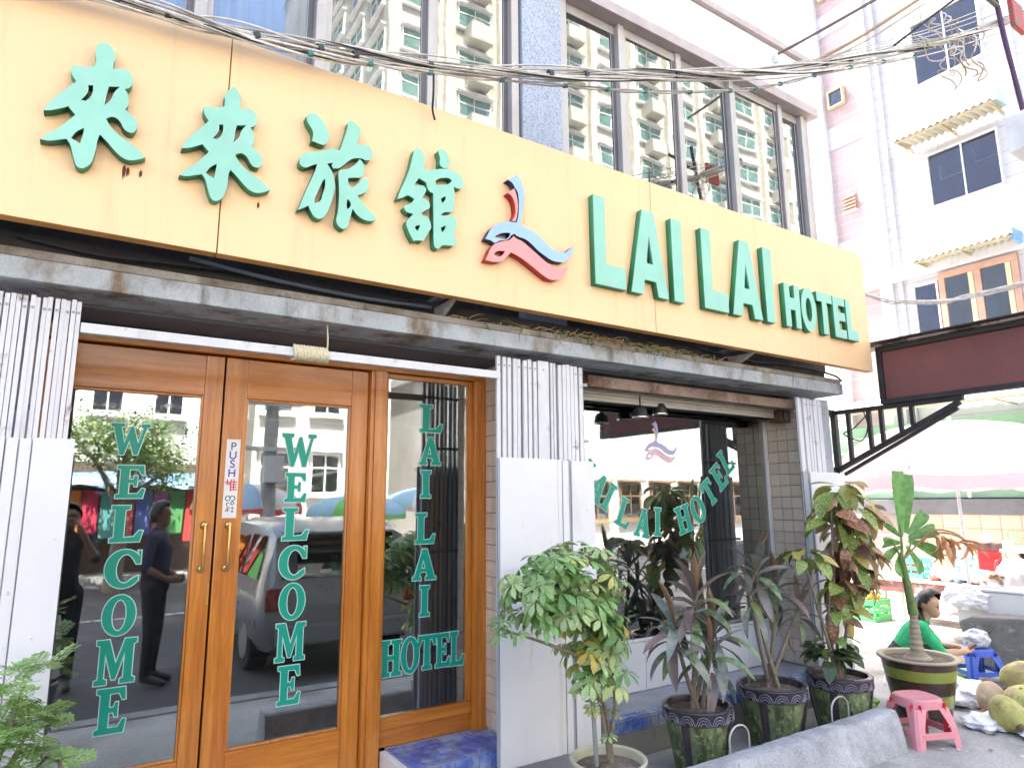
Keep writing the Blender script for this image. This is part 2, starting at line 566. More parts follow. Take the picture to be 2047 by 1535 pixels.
# outlines of the raised sign characters and the logo, in metres on the sign face (x, z)
GL={
 'lai':[[-0.092,3.486],[-0.089,3.507],[-0.075,3.52],[-0.055,3.525],[-0.037,3.514],[-0.026,3.494],[-0.022,3.469],[-0.025,3.441],[-0.025,3.417],[0.002,3.428],[0.023,3.43],[0.04,3.419],[0.049,3.397],[0.049,3.37],[0.038,3.351],[0.023,3.341],[0.035,3.327],[0.042,3.301],[0.043,3.275],[0.034,3.25],[0.053,3.234],[0.072,3.219],[0.083,3.2],[0.081,3.173],[0.07,3.152],[0.053,3.151],[0.038,3.159],[0.022,3.185],[0.006,3.199],[-0.01,3.201],[-0.031,3.185],[-0.017,3.163],[0.017,3.131],[0.056,3.109],[0.093,3.085],[0.125,3.057],[0.1,3.04],[0.067,3.027],[0.042,3.031],[0.013,3.052],[-0.013,3.079],[-0.031,3.096],[-0.046,3.109],[-0.052,3.084],[-0.054,3.045],[-0.059,3.006],[-0.067,2.974],[-0.082,2.953],[-0.096,2.944],[-0.111,2.949],[-0.122,2.97],[-0.133,3.004],[-0.144,3.038],[-0.157,3.055],[-0.183,3.043],[-0.213,3.03],[-0.242,3.027],[-0.222,3.056],[-0.19,3.09],[-0.159,3.134],[-0.137,3.168],[-0.151,3.183],[-0.164,3.197],[-0.186,3.181],[-0.213,3.164],[-0.242,3.152],[-0.228,3.19],[-0.209,3.226],[-0.184,3.26],[-0.161,3.294],[-0.147,3.316],[-0.16,3.333],[-0.168,3.351],[-0.169,3.379],[-0.143,3.387],[-0.117,3.392],[-0.089,3.408],[-0.088,3.434],[-0.091,3.459]],
 'lai_a':[[-0.105,3.312],[-0.088,3.318],[-0.087,3.291],[-0.093,3.263],[-0.107,3.24],[-0.124,3.239],[-0.108,3.27],[-0.103,3.289]],
 'lai_b':[[-0.033,3.332],[0.006,3.346],[-0.012,3.313],[-0.02,3.279],[-0.041,3.244],[-0.038,3.291]],
 'lai_c':[[-0.102,3.121],[-0.104,3.089],[-0.11,3.049],[-0.142,3.064],[-0.127,3.096]],
 'lu_dot':[[0.788,3.47],[0.807,3.493],[0.828,3.499],[0.852,3.487],[0.876,3.465],[0.894,3.434],[0.903,3.4],[0.899,3.371],[0.885,3.348],[0.856,3.344],[0.833,3.348],[0.82,3.346],[0.825,3.371],[0.824,3.398],[0.811,3.421],[0.795,3.443]],
 'lu_main':[[0.785,3.271],[0.825,3.29],[0.87,3.31],[0.916,3.334],[0.961,3.341],[0.972,3.38],[0.984,3.425],[0.995,3.471],[1.0,3.51],[1.011,3.523],[1.036,3.513],[1.057,3.493],[1.067,3.468],[1.059,3.437],[1.047,3.401],[1.076,3.402],[1.098,3.412],[1.119,3.406],[1.131,3.381],[1.131,3.353],[1.119,3.331],[1.092,3.327],[1.076,3.33],[1.056,3.326],[1.03,3.316],[1.008,3.296],[0.987,3.272],[0.958,3.243],[0.932,3.235],[0.923,3.247],[0.929,3.264],[0.902,3.252],[0.916,3.231],[0.929,3.212],[0.939,3.179],[0.945,3.144],[0.938,3.089],[0.924,3.036],[0.909,2.993],[0.893,2.967],[0.871,2.955],[0.85,2.961],[0.833,2.983],[0.819,3.01],[0.802,2.997],[0.771,2.976],[0.785,3.019],[0.802,3.075],[0.824,3.138],[0.842,3.192],[0.852,3.235],[0.832,3.225],[0.812,3.21],[0.792,3.2],[0.773,3.206],[0.767,3.224],[0.773,3.252]],
 'lu_a':[[0.893,3.173],[0.896,3.136],[0.886,3.088],[0.873,3.045],[0.849,3.031],[0.848,3.052],[0.863,3.096],[0.877,3.139]],
 'lu_r':[[1.065,3.323],[1.079,3.314],[1.093,3.281],[1.09,3.252],[1.075,3.227],[1.042,3.216],[1.009,3.205],[1.013,3.176],[1.033,3.158],[1.061,3.189],[1.086,3.223],[1.099,3.236],[1.111,3.221],[1.117,3.19],[1.109,3.16],[1.085,3.14],[1.061,3.125],[1.077,3.106],[1.109,3.073],[1.146,3.045],[1.165,3.022],[1.147,3.009],[1.112,3.003],[1.08,3.011],[1.053,3.03],[1.039,3.049],[1.032,3.018],[1.024,2.98],[1.011,2.941],[0.994,2.929],[0.972,2.939],[0.959,2.96],[0.963,3.006],[0.967,3.06],[0.967,3.114],[0.963,3.172],[0.959,3.216],[0.967,3.234],[1.005,3.252],[1.035,3.279],[1.057,3.308]],
 'lu_b':[[1.011,3.094],[1.027,3.075],[1.024,3.052],[1.009,3.039],[1.007,3.066]],
 'guan':[[1.384,3.487],[1.402,3.478],[1.42,3.457],[1.43,3.433],[1.428,3.398],[1.424,3.37],[1.455,3.373],[1.491,3.387],[1.546,3.407],[1.583,3.411],[1.616,3.409],[1.644,3.396],[1.664,3.37],[1.668,3.344],[1.657,3.321],[1.633,3.313],[1.605,3.316],[1.612,3.285],[1.615,3.259],[1.606,3.226],[1.611,3.196],[1.606,3.176],[1.586,3.162],[1.558,3.155],[1.536,3.141],[1.531,3.131],[1.568,3.138],[1.6,3.148],[1.618,3.137],[1.626,3.108],[1.621,3.072],[1.61,3.039],[1.624,3.016],[1.627,2.995],[1.611,2.975],[1.574,2.968],[1.538,2.959],[1.527,2.944],[1.511,2.935],[1.496,2.942],[1.489,2.97],[1.487,3.037],[1.485,3.123],[1.483,3.186],[1.482,3.245],[1.462,3.25],[1.448,3.264],[1.439,3.296],[1.397,3.311],[1.38,3.284],[1.371,3.265],[1.408,3.273],[1.43,3.27],[1.439,3.257],[1.431,3.229],[1.416,3.204],[1.44,3.202],[1.463,3.181],[1.461,3.155],[1.442,3.14],[1.413,3.114],[1.425,3.104],[1.447,3.105],[1.46,3.091],[1.472,3.047],[1.461,3.023],[1.444,2.99],[1.427,2.963],[1.401,2.96],[1.371,2.951],[1.354,2.978],[1.336,3.012],[1.329,3.047],[1.343,3.067],[1.368,3.099],[1.347,3.1],[1.325,3.105],[1.312,3.123],[1.324,3.138],[1.354,3.158],[1.373,3.184],[1.353,3.192],[1.332,3.195],[1.311,3.179],[1.275,3.16],[1.289,3.205],[1.313,3.266],[1.333,3.323],[1.347,3.374],[1.357,3.425],[1.367,3.463]],
 'guan_a':[[1.494,3.322],[1.519,3.342],[1.547,3.353],[1.579,3.358],[1.595,3.349],[1.575,3.326],[1.538,3.31],[1.497,3.299]],
 'guan_b':[[1.53,3.229],[1.557,3.249],[1.555,3.226],[1.535,3.202]],
 'guan_c':[[1.53,3.06],[1.561,3.08],[1.557,3.062],[1.539,3.034]],
 'guan_d':[[1.378,3.025],[1.389,3.04],[1.408,3.045],[1.402,3.025],[1.392,3.01]],
 'guan_dot':[[1.508,3.5],[1.521,3.52],[1.54,3.519],[1.563,3.504],[1.575,3.476],[1.583,3.451],[1.573,3.426],[1.553,3.412],[1.532,3.412],[1.52,3.424],[1.52,3.459],[1.513,3.484]],
 'blue':[[2.033,3.509],[2.052,3.485],[2.069,3.439],[2.078,3.382],[2.073,3.322],[2.061,3.26],[2.047,3.203],[2.082,3.187],[2.138,3.175],[2.189,3.152],[2.234,3.122],[2.274,3.096],[2.321,3.086],[2.375,3.092],[2.405,3.116],[2.436,3.142],[2.433,3.119],[2.398,3.061],[2.361,3.027],[2.319,3.021],[2.273,3.022],[2.221,3.041],[2.17,3.064],[2.126,3.094],[2.082,3.114],[2.021,3.122],[2.008,3.131],[1.983,3.116],[1.967,3.093],[1.935,3.076],[1.898,3.064],[1.872,3.047],[1.846,3.055],[1.81,3.057],[1.825,3.086],[1.846,3.123],[1.883,3.158],[1.925,3.182],[1.973,3.198],[1.989,3.199],[2.022,3.204],[2.035,3.253],[2.038,3.313],[2.036,3.371],[2.027,3.403],[2.012,3.419],[2.002,3.436],[1.986,3.449],[1.959,3.454],[1.997,3.48]],
 'blue_a':[[1.869,3.082],[1.898,3.104],[1.935,3.121],[1.978,3.13],[1.967,3.103],[1.946,3.086],[1.903,3.082]],
 'redu':[[1.964,3.377],[2.009,3.414],[2.024,3.378],[2.033,3.312],[2.028,3.252],[2.018,3.21],[1.989,3.204],[2.012,3.248],[2.015,3.297],[2.004,3.339],[1.985,3.363],[1.961,3.371]],
 'redl':[[1.935,3.071],[1.972,3.086],[2.002,3.118],[2.013,3.108],[2.059,3.097],[2.109,3.071],[2.159,3.043],[2.209,3.014],[2.261,2.992],[2.313,2.98],[2.396,3.001],[2.371,2.957],[2.335,2.92],[2.299,2.904],[2.253,2.9],[2.213,2.913],[2.157,2.941],[2.096,2.972],[2.036,2.998],[1.98,3.013],[1.95,2.976],[1.918,2.947],[1.871,2.933],[1.81,2.932],[1.83,2.975],[1.846,3.011],[1.877,3.043]],
 'redl_a':[[1.864,2.978],[1.887,2.999],[1.94,3.012],[1.924,2.985],[1.892,2.969]],
}

# ------------------------------------------------------------------ material set
CONC = M('concrete', (.33, .325, .31), .85, var=.25, vs=3, bump=.5, bs=30, spots=[((.12, .11, .1), 2.2, .52, .75), ((.5, .49, .47), 5, .58, .8)], fine=.25)
KERBC = M('kerb_concrete', (.45, .45, .46), .85, var=.3, vs=3.5, bump=1.0, bs=20, spots=[((.24, .24, .23), 3.4, .5, .7), ((.46, .46, .48), 9, .55, .75, (1, 1, .45)), ((.22, .21, .19), 22, .6, .75)], fine=.35)
PAVE = M('pavement_concrete', (.45, .43, .4), .88, var=.22, vs=1.6, bump=.4, bs=40, spots=[((.16, .14, .12), 1.3, .52, .74), ((.5, .48, .45), 6, .6, .8)], fine=.25)
ASPH = M('asphalt', (.075, .075, .08), .9, var=.3, vs=.8, bump=.5, bs=90, spots=[((.16, .155, .15), .5, .5, .7)], fine=.4)
LEDGE = M('ledge_concrete', (.42, .455, .48), .8, var=.2, vs=4, bump=.4, bs=40, spots=[((.19, .135, .085), 3.6, .5, .66, (1, 1, .55)), ((.07, .06, .045), 6, .56, .72, (1, 1, .22))], fine=.2)
LIP = M('ledge_lip', (.33, .31, .28), .85, var=.25, vs=6, bump=.5, bs=40, spots=[((.14, .1, .06), 5, .48, .7), ((.06, .05, .045), 9, .6, .75)], fine=.25)
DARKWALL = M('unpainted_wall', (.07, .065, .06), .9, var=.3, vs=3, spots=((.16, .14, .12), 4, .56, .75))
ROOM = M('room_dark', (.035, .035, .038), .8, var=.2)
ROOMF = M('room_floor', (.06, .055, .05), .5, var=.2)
GRANITE = M('granite', (.42, .48, .58), .45, var=.1, vs=3, fine=.5, spots=((.25, .28, .34), 60, .55, .68))
ALU = M('aluminium_frame', (.5, .475, .45), .4, metal=.25, var=.08, fine=.1)
ALUD = M('sash_rubber', (.13, .12, .13), .5, metal=.2, var=.15)
LAV = brickmat('mosaic_tile', (.66, .66, .8), (.72, .71, .82), (.5, .5, .62), 'y', .05, .05, .006, .35, 0)
CREAMB = M('white_render', (.78, .77, .76), .75, var=.08, vs=1.5, spots=((.55, .52, .5), 2, .62, .82))
PINKTRIM = M('pink_trim', (.5, .425, .41), .6, var=.15, fine=.15)
SIGNY = M('sign_yellow', (.9, .61, .335), .45, var=.04, vs=.8, bump=.08, bs=1.4, spots=[((.86, .53, .25), 1.1, .6, .85), ((.62, .34, .12), 26, .76, .84), ((.78, .5, .27), 5, .56, .8, (1.6, 1, .12))])
SIGNE = M('sign_shaded_underside', (.62, .27, .06), .6, var=.2, vs=6, spots=((.2, .1, .04), 9, .62, .78))  # underside of the boards: shade put into a deeper orange, plus grime spots
MINT = M('mint_paint', (.285, .6, .475), .45, var=.07, vs=5, spots=[((.36, .62, .52), 3, .56, .8), ((.16, .3, .22), 38, .7, .78)])
MINTS = M('mint_shaded_side', (.03, .24, .105), .45, var=.15, vs=6, spots=((.02, .05, .03), 8, .6, .8))  # letter sides: same mint paint, darkened so the colour carries their shade
BLUEF = M('logo_blue', (.33, .52, .84), .4, var=.05)
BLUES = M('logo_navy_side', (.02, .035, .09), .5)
REDF = M('logo_red', (.86, .32, .31), .4, var=.05)
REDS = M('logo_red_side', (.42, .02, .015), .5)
RUST = M('rust_stain', (.12, .045, .02), .9, var=.3, vs=30)
WOODV = woodmat('door_wood_upright', 'z')
WOODH = woodmat('door_wood_level', 'x')
GLASS = glassmat('door_glass', (.84, .88, .87), .26, 1.1, .004, .03, .018)
GLASSU = glassmat('upper_glass', (.5, .55, .54), .27, 1.2, .006, .06, .035)
GLASSC = glassmat('clear_upper_glass', (.9, .93, .93), .08, .9, wob=.035)
GLASSF = glassmat('far_glass', (.1, .13, .14), .12, 1.4)
BRASS = M('brass', (.62, .42, .17), .3, metal=.9, var=.15)
WHITEG = M('gate_white_paint', (.66, .665, .69), .5, var=.05, vs=3, spots=[((.2, .11, .06), 9, .62, .74), ((.42, .41, .41), 3.5, .54, .78, (1, 1, .3))])
WHITEP = M('gate_panel_white', (.7, .705, .73), .42, var=.05, vs=2, bump=.35, bs=2.6, spots=[((.46, .45, .44), 2.6, .54, .78, (1, 1, .22)), ((.25, .15, .08), 12, .68, .78), ((.4, .33, .27), 5, .66, .78, (1.5, 1, .15))])
GREYST = M('gate_grey_edge', (.32, .35, .4), .5, var=.12)
COLG = M('column_grey_blue', (.4, .43, .5), .6, var=.15, spots=((.2, .2, .22), 4, .58, .8))
TILEB = M('jamb_tile', (.62, .52, .42), .22, var=.06, vs=3, rnd=.09, world=True, spots=((.34, .25, .18), 8, .64, .82))
GROUT = M('grout', (.3, .26, .22), .9)
TILEW = M('white_tile', (.78, .79, .82), .2, var=.03, vs=3, rnd=.03, world=True, spots=((.55, .53, .5), 3, .62, .85))
TILEBL = M('blue_tile', (.1, .165, .5), .25, var=.2, vs=9, rnd=.2, world=True, spots=[((.36, .43, .56), 6, .48, .66), ((.36, .38, .39), 3.6, .54, .7)])
TILEGR = M('worn_step_screed', (.42, .43, .46), .75, var=.2, vs=5, spots=((.27, .26, .26), 3, .55, .75), fine=.2)
GROUTW = M('white_grout', (.5, .5, .52), .9)
RUSTB = M('rusty_beam', (.3, .22, .18), .8, var=.3, vs=6, spots=[((.12, .055, .03), 5, .46, .64), ((.55, .5, .46), 8, .62, .74)], bump=.3)
SLATC = M('shutter_cream', (.5, .47, .4), .55, var=.1, spots=((.26, .22, .17), 4, .55, .75))
BLACK = M('black_paint', (.02, .02, .022), .5, var=.2)
BLACKC = M('black_cable', (.025, .025, .027), .55, var=.2)
CABLE = M('grey_cable', (.6, .56, .5), .55, var=.2, vs=30, rnd=.35)
CABLET = M('cable_tie', (.05, .07, .07), .6)
ROPE = M('cream_rope', (.68, .62, .42), .85, var=.15, vs=60, bump=.4)
LETG = M('window_letter_green', (.0, .3, .215), .4, var=.04)
LETW = M('window_letter_edge', (.5, .74, .68), .5, var=.04)
PAPER = M('paper', (.8, .79, .8), .6, var=.03)
INKB = M('ink_blue', (.08, .06, .34), .6, var=.3)
INKR = M('ink_red', (.6, .08, .08), .6, var=.2)
INKG = M('ink_grey', (.12, .14, .18), .6, var=.3)
CURT = M('curtain_blue', (.5, .56, .86), .85, var=.12, vs=2)
DRYV = M('dry_vine', (.36, .27, .13), .9, var=.3, vs=20)
GREENV = M('green_vine', (.06, .12, .04), .7, var=.3, vs=20)

# ------------------------------------------------------------------ ground
g = MB().add([(-300, -300, -.12), (300, -300, -.12), (300, 300, -.12), (-300, 300, -.12)], [(0, 1, 2, 3)]).build('road', ASPH)
struct(g)
pv = thing('pavement', None, None, (2, 0, 0))
struct(pv)
bx('slab', PAVE, pv, -40, 60, -1.95, 40, -.118, 0)
for i in range(26):
    x = -12 + i * 1.2
    bx('kerb_stone', CONC, pv, x + .006, x + 1.194, -2.12, -1.954, -.119, .012, .012)
fp = thing('far_pavement', None, None, (2, -15, 0))
struct(fp)
bx('slab', PAVE, fp, -40, 60, -60, -13.6, -.118, .02)
for i in range(22):
    x = -8 + i * 1.2
    bx('kerb_stone', CONC, fp, x + .006, x + 1.194, -13.596, -13.44, -.119, .03, .012)
ml = MB()
for i in range(9):
    ml.box(-14 + i * 4.5, -11.6 + i * 4.5, -8.1, -7.98, -.119, -.115)
struct(ml.build('road_marking', M('road_paint', (.6, .6, .58), .8, spots=((.1, .1, .1), 6, .5, .6))))

# ------------------------------------------------------------------ hotel building
HB = thing('hotel_building', 'hotel frontage with tall varnished doors, display window and strip of upper windows', 'building', (2.7, 1, 0))
m = MB()
m.box(-9, 5.8, .004, 10, 6.0, 22)
m.build('upper_wall', LAV, HB)
m = MB()
m.box(5.68, 5.8, .16, 10, 2.68, 6.0)       # side wall upstairs
m.box(-9, -8.8, .16, 10, 0, 6.0)
m.build('side_wall', CREAMB, HB)
m = MB()
m.box(-8.79, 5.67, 3.6, 3.7, 2.76, 5.9)
m.box(-8.79, 5.53, 4.0, 4.1, .02, 2.5)
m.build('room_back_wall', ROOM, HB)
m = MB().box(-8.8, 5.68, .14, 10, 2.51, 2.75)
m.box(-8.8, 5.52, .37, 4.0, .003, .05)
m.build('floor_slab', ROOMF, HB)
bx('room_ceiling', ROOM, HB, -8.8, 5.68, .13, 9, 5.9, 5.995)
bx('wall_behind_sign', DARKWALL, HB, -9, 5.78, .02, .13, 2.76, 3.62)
# ledge over the shopfront
m = MB()
m.box(-9, 5.56, -.26, .32, 2.502, 2.595)
m.build('ledge', LEDGE, HB, .006)
m = MB()
m.box(-9, 5.565, -.246, .13, 2.599, 2.638)
m.build('ledge_lip', LIP, HB, .008)
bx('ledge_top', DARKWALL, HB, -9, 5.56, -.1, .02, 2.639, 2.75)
# wall above doors and window (recess under the ledge)
m = MB()
m.box(-9, 5.24, .34, .42, 2.47, 2.534)
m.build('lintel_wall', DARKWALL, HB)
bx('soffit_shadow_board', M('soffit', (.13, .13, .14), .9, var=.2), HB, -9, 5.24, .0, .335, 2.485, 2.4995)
# columns
bx('column', COLG, HB, 2.252, 2.858, .0, .55, .0, 2.484, .006)
bx('column', COLG, HB, 5.242, 5.74, .0, .6, .0, 2.5, .006)
bx('column', COLG, HB, -.75, -.2, .0, .55, .0, 2.484, .006)
bx('side_wall_below', COLG, HB, 5.53, 5.75, .6, 10, 0, 2.52)
bx('wall_left', CREAMB, HB, -9, -.751, .1, .5, 0, 2.5)
# jamb tiles (each one its own piece)
tl = MB().box(0, .012, 0, .094, 0, .094).mesh('tile', TILEB, .003)
bx('jamb_grout', GROUT, HB, 2.2468, 2.2518, .001, .3, .25, 2.45)
bx('jamb_grout', GROUT, HB, 5.2342, 5.2412, .001, .5, .24, 2.45)
for col in range(3):
    for row in range(22):
        link('tile', tl, HB, None).location = (2.2388, .004 + col * .0985, .254 + row * .0985)
for col in range(4):
    for row in range(22):
        link('tile', tl, HB, None).location = (5.2262, .004 + col * .0985, .25 + row * .0985)
# upper floor: cladding column, cornice, windows
bx('granite_column', GRANITE, HB, 2.345, 2.69, -.05, .12, 2.76, 5.32, .004)
m = MB()
m.box(-9, 5.86, -.1, .12, 5.33, 5.42)
m.box(-9, 5.84, -.06, .12, 5.424, 5.47)
m.build('window_head_beam', PINKTRIM, HB, .006)
bx('fascia_band', CREAMB, HB, -9, 5.82, -.03, .12, 5.474, 5.93, .004)
bx('cornice', PINKTRIM, HB, -9, 5.85, -.07, .12, 5.934, 5.998, .004)
bx('upper_sill', CREAMB, HB, -9, 5.8, -.04, .13, 3.58, 3.66, .006)
bx('corner_post', PINKTRIM, HB, 5.7, 5.8, -.01, .15, 3.662, 5.328, .004)
MUL = [-2.6, -1.85, -1.1, -.4, .326, .956, 1.664, 2.3]
MUR = [2.73, 3.307, 3.953, 4.63, 5.33, 5.69]
Z0, Z1 = 3.664, 5.326
for MU in (MUL, MUR):
    for i, x in enumerate(MU):
        o = MB().box(x - .03, x + .03, -.03, .05, Z0, Z1).build('window_mullion', ALU, HB, .004)
    for i in range(len(MU) - 1):
        a, b = MU[i] + .031, MU[i + 1] - .031
        yo = .0 if i % 2 else .028
        wdw = thing_w = None
        fr = MB()
        fr.box(a, a + .034, yo - .012, yo + .012, Z0 + .034, Z1 - .074, 0)
        fr.box(b - .04, b, yo - .012, yo + .012, Z0 + .034, Z1 - .074, 1)
        fr.box(a, b, yo - .0125, yo + .0125, Z0 + .001, Z0 + .0335, 0)
        fr.box(a, b, yo - .0125, yo + .0125, Z1 - .0735, Z1 - .001, 0)
        f = fr.build('window_sash', [ALU, ALUD], HB, .003)
        MB().box(a + .035, b - .041, yo - .003, yo + .003, Z0 + .035, Z1 - .075).build('pane', GLASSC if b < 1.0 else GLASSU, f)
# curtains behind the left upper windows
cm = MB()
vs, fs = [], []
for i in range(181):
    x = -2.7 + i * .0205
    y = .2 + .03 * math.sin(i * .9) + .012 * math.sin(i * 2.3)
    vs += [(x, y, 3.62), (x, y, 5.3)]
    if i:
        k = 2 * i
        fs.append((k - 2, k, k + 1, k - 1))
cm.add(vs, fs)
co = cm.build('curtain', CURT, HB, 0, 60)
so_ = co.modifiers.new('thick', 'SOLIDIFY')
so_.thickness = .004

# doors --------------------------------------------------------------
dfm = MB()
dfm.box(-.21, 2.249, .268, .4, 2.389, 2.468)
dfm.build('door_head', WOODH, HB, .006)
for x0, x1 in ((1.438, 1.546), (2.156, 2.247), (-.3, -.205)):
    m = MB().box(x0, x1, .262, .396, .05, 2.3885)
    m.build('door_post', WOODV, HB, .008)
bx('door_stop', WOODV, HB, 1.462, 1.522, .252, .2615, .05, 2.388, .003)
bx('threshold', CONC, HB, -.3, 1.55, .2, .42, .004, .048, .004)


def leaf_door(x0, x1, gx0, gx1, label):
    d = MB().box(x0, gx0, .3, .345, .055, 2.382).build('door', WOODV, HB, .005)
    d['label'] = label
    MB().box(gx1, x1, .3, .345, .055, 2.382).build('stile', WOODV, d, .005)
    MB().box(gx0 + .0005, gx1 - .0005, .302, .343, 2.166, 2.381).build('top_rail', WOODH, d, .004)
    MB().box(gx0 + .0005, gx1 - .0005, .302, .343, .056, .377).build('bottom_rail', WOODH, d, .004)
    b = MB()
    for (a, c, e, f) in ((gx0, gx0 + .012, .378, 2.165), (gx1 - .012, gx1, .378, 2.165), (gx0 + .0125, gx1 - .0125, .378, .39), (gx0 + .0125, gx1 - .0125, 2.153, 2.165)):
        b.box(a, c, .3085, .322, e, f)
    b.build('glazing_bead', WOODV, d, .003)
    MB().box(gx0 + .001, gx1 - .001, .3225, .3285, .379, 2.1645).build('pane', GLASS, d)
    return d


D1 = leaf_door(-.2, .619, -.085, .528, 'left door leaf')
D2 = leaf_door(.629, 1.435, .742, 1.332, 'right door leaf with push sticker')
# side light
SW = MB().box(1.548, 2.1545, .302, .345, .33, .402).build('side_window', WOODH, HB, .005)
SW['label'] = 'fixed side window with vertical lettering'
MB().box(1.548, 2.1545, .315, .345, .236, .3285).build('lower_panel', WOODH, SW, .003)
MB().box(2.118, 2.1545, .303, .344, .403, 2.3865).build('stile', WOODV, SW, .004)
MB().box(1.548, 1.566, .303, .344, .403, 2.3865).build('stile', WOODV, SW, .004)
MB().box(1.5665, 2.1175, .303, .344, 2.358, 2.3865).build('top_rail', WOODH, SW, .004)
MB().box(1.567, 2.117, .3225, .3285, .4025, 2.3575).build('pane', GLASS, SW)


def handle(x, d):
    h = MB()
    z0, z1 = 1.275, 1.492
    for z in (z0, z1):
        h.lathe([(.0, .012), (.012, .011), (.02, .004), (.021, 0)], (0, 0, 0), 14)
        n = 14 * 4
        for i in range(len(h.v) - n, len(h.v)):
            a = h.v[i]
            h.v[i] = (x + a[0], .2995 - a[2], z + a[1])
    h.tube([(x, .3, z0), (x, .262, z0 + .004), (x, .258, z0 + .03), (x, .258, z1 - .03), (x, .262, z1 - .004), (x, .3, z1)], .0075, 10)
    h.build('handle', BRASS, d, 0, 40)


handle(.572, D1)
handle(.69, D2)
# lock plates
MB().box(.628 - .02, .628 - .012, .2985, .3005, 1.1, 1.2).build('lock_plate', BRASS, D1)

# lettering -----------------------------------------------------------
def arc(cx, cz, rx, rz, a0, a1, n):
    return [(cx + rx * math.cos(R(a0 + (a1 - a0) * i / n)), cz + rz * math.sin(R(a0 + (a1 - a0) * i / n))) for i in range(n + 1)]


SER = {
    'I': [[(0, 0), (.42, 0), (.42, .1), (.33, .13), (.33, .87), (.42, .9), (.42, 1), (0, 1), (0, .9), (.09, .87), (.09, .13), (0, .1)]],
    'L': [[(0, 0), (.75, 0), (.82, .3), (.73, .31), (.6, .14), (.34, .12), (.34, .87), (.46, .9), (.46, 1), (0, 1), (0, .9), (.1, .87), (.1, .13), (0, .1)]],
    'E': [[(0, 0), (.75, 0), (.8, .28), (.72, .3), (.6, .13), (.34, .13), (.34, .46), (.46, .46), (.5, .36), (.57, .36), (.57, .68), (.5, .68), (.46, .57), (.34, .57), (.34, .88), (.58, .88), (.68, .72), (.76, .73), (.73, 1), (0, 1), (0, .9), (.1, .87), (.1, .13), (0, .1)]],
    'T': [[(.2, 0), (.62, 0), (.62, .1), (.53, .13), (.53, .88), (.64, .86), (.72, .7), (.82, .7), (.8, 1), (.02, 1), (0, .7), (.1, .7), (.18, .86), (.29, .88), (.29, .13), (.2, .1)]],
    'H': [[(0, 0), (.42, 0), (.42, .1), (.33, .13), (.33, .45), (.57, .45), (.57, .13), (.48, .1), (.48, 0), (.9, 0), (.9, .1), (.8, .13), (.8, .87), (.9, .9), (.9, 1), (.48, 1), (.48, .9), (.57, .87), (.57, .57), (.33, .57), (.33, .87), (.42, .9), (.42, 1), (0, 1), (0, .9), (.1, .87), (.1, .13), (0, .1)]],
    'A': [[(0, 0), (.36, 0), (.36, .1), (.29, .12), (.33, .26), (.57, .26), (.61, .12), (.54, .1), (.54, 0), (.98, 0), (.98, .1), (.9, .12), (.6, 1), (.4, 1), (.08, .12), (0, .1)], [(.37, .38), (.53, .38), (.45, .68)]],
    'M': [[(0, 0), (.34, 0), (.34, .1), (.25, .13), (.25, .7), (.48, .1), (.58, .1), (.8, .7), (.8, .13), (.71, .1), (.71, 0), (1.12, 0), (1.12, .1), (1.03, .13), (1.03, .87), (1.12, .9), (1.12, 1), (.78, 1), (.56, .45), (.34, 1), (0, 1), (0, .9), (.1, .87), (.1, .13), (0, .1)]],
    'W': [[(0, 1), (0, .9), (.08, .88), (.32, 0), (.44, 0), (.58, .46), (.74, 0), (.86, 0), (1.1, .88), (1.2, .9), (1.2, 1), (.92, 1), (.92, .9), (1.0, .88), (.85, .36), (.69, .9), (.6, .9), (.43, .36), (.31, .88), (.4, .9), (.4, 1)]],
    'O': [arc(.43, .5, .43, .52, 0, 345, 23), arc(.43, .5, .19, .4, 0, 345, 23)],
    'C': [arc(.43, .5, .43, .52, 38, 322, 22) + [(.76, .3), (.62, .22)] + arc(.46, .5, .21, .39, -50, -300, 18)[1:] + [(.64, .74), (.7, .62), (.8, .62), (.8, .98), (.72, .98)]],
}
_lc = {}


def glass_letter(ch, x, z, wd, ht, parent, rot=0., y=.3205):
    polys = SER[ch]
    key = (ch, round(wd, 3), round(ht, 3))
    if key not in _lc:
        W = max(p[0] for p in polys[0])
        sc_ = [[((p[0] / W - .5) * wd, (p[1] - .5) * ht) for p in q] for q in polys]
        f = flat('letter', sc_, .0016, False)
        facemats(f, LETG, LETG)
        e = flat('letter', sc_, .0008, False, .0042)
        facemats(e, LETW, LETW)
        bm = bmesh.new()
        bm.from_mesh(f)
        n = len(bm.faces)
        e.transform(Matrix.Translation((0, .0008, 0)))
        bm.from_mesh(e)
        bm.faces.ensure_lookup_table()
        for i, fc in enumerate(bm.faces):
            fc.material_index = 0 if i < n else 1
        me = bpy.data.meshes.new('letter')
        bm.to_mesh(me)
        bm.free()
        me.materials.append(LETG)
        me.materials.append(LETW)
        _lc[key] = me
    o = link('letter', _lc[key], parent)
    o.location = (x, y, z)
    o.rotation_euler = (0, rot, 0)
    return o


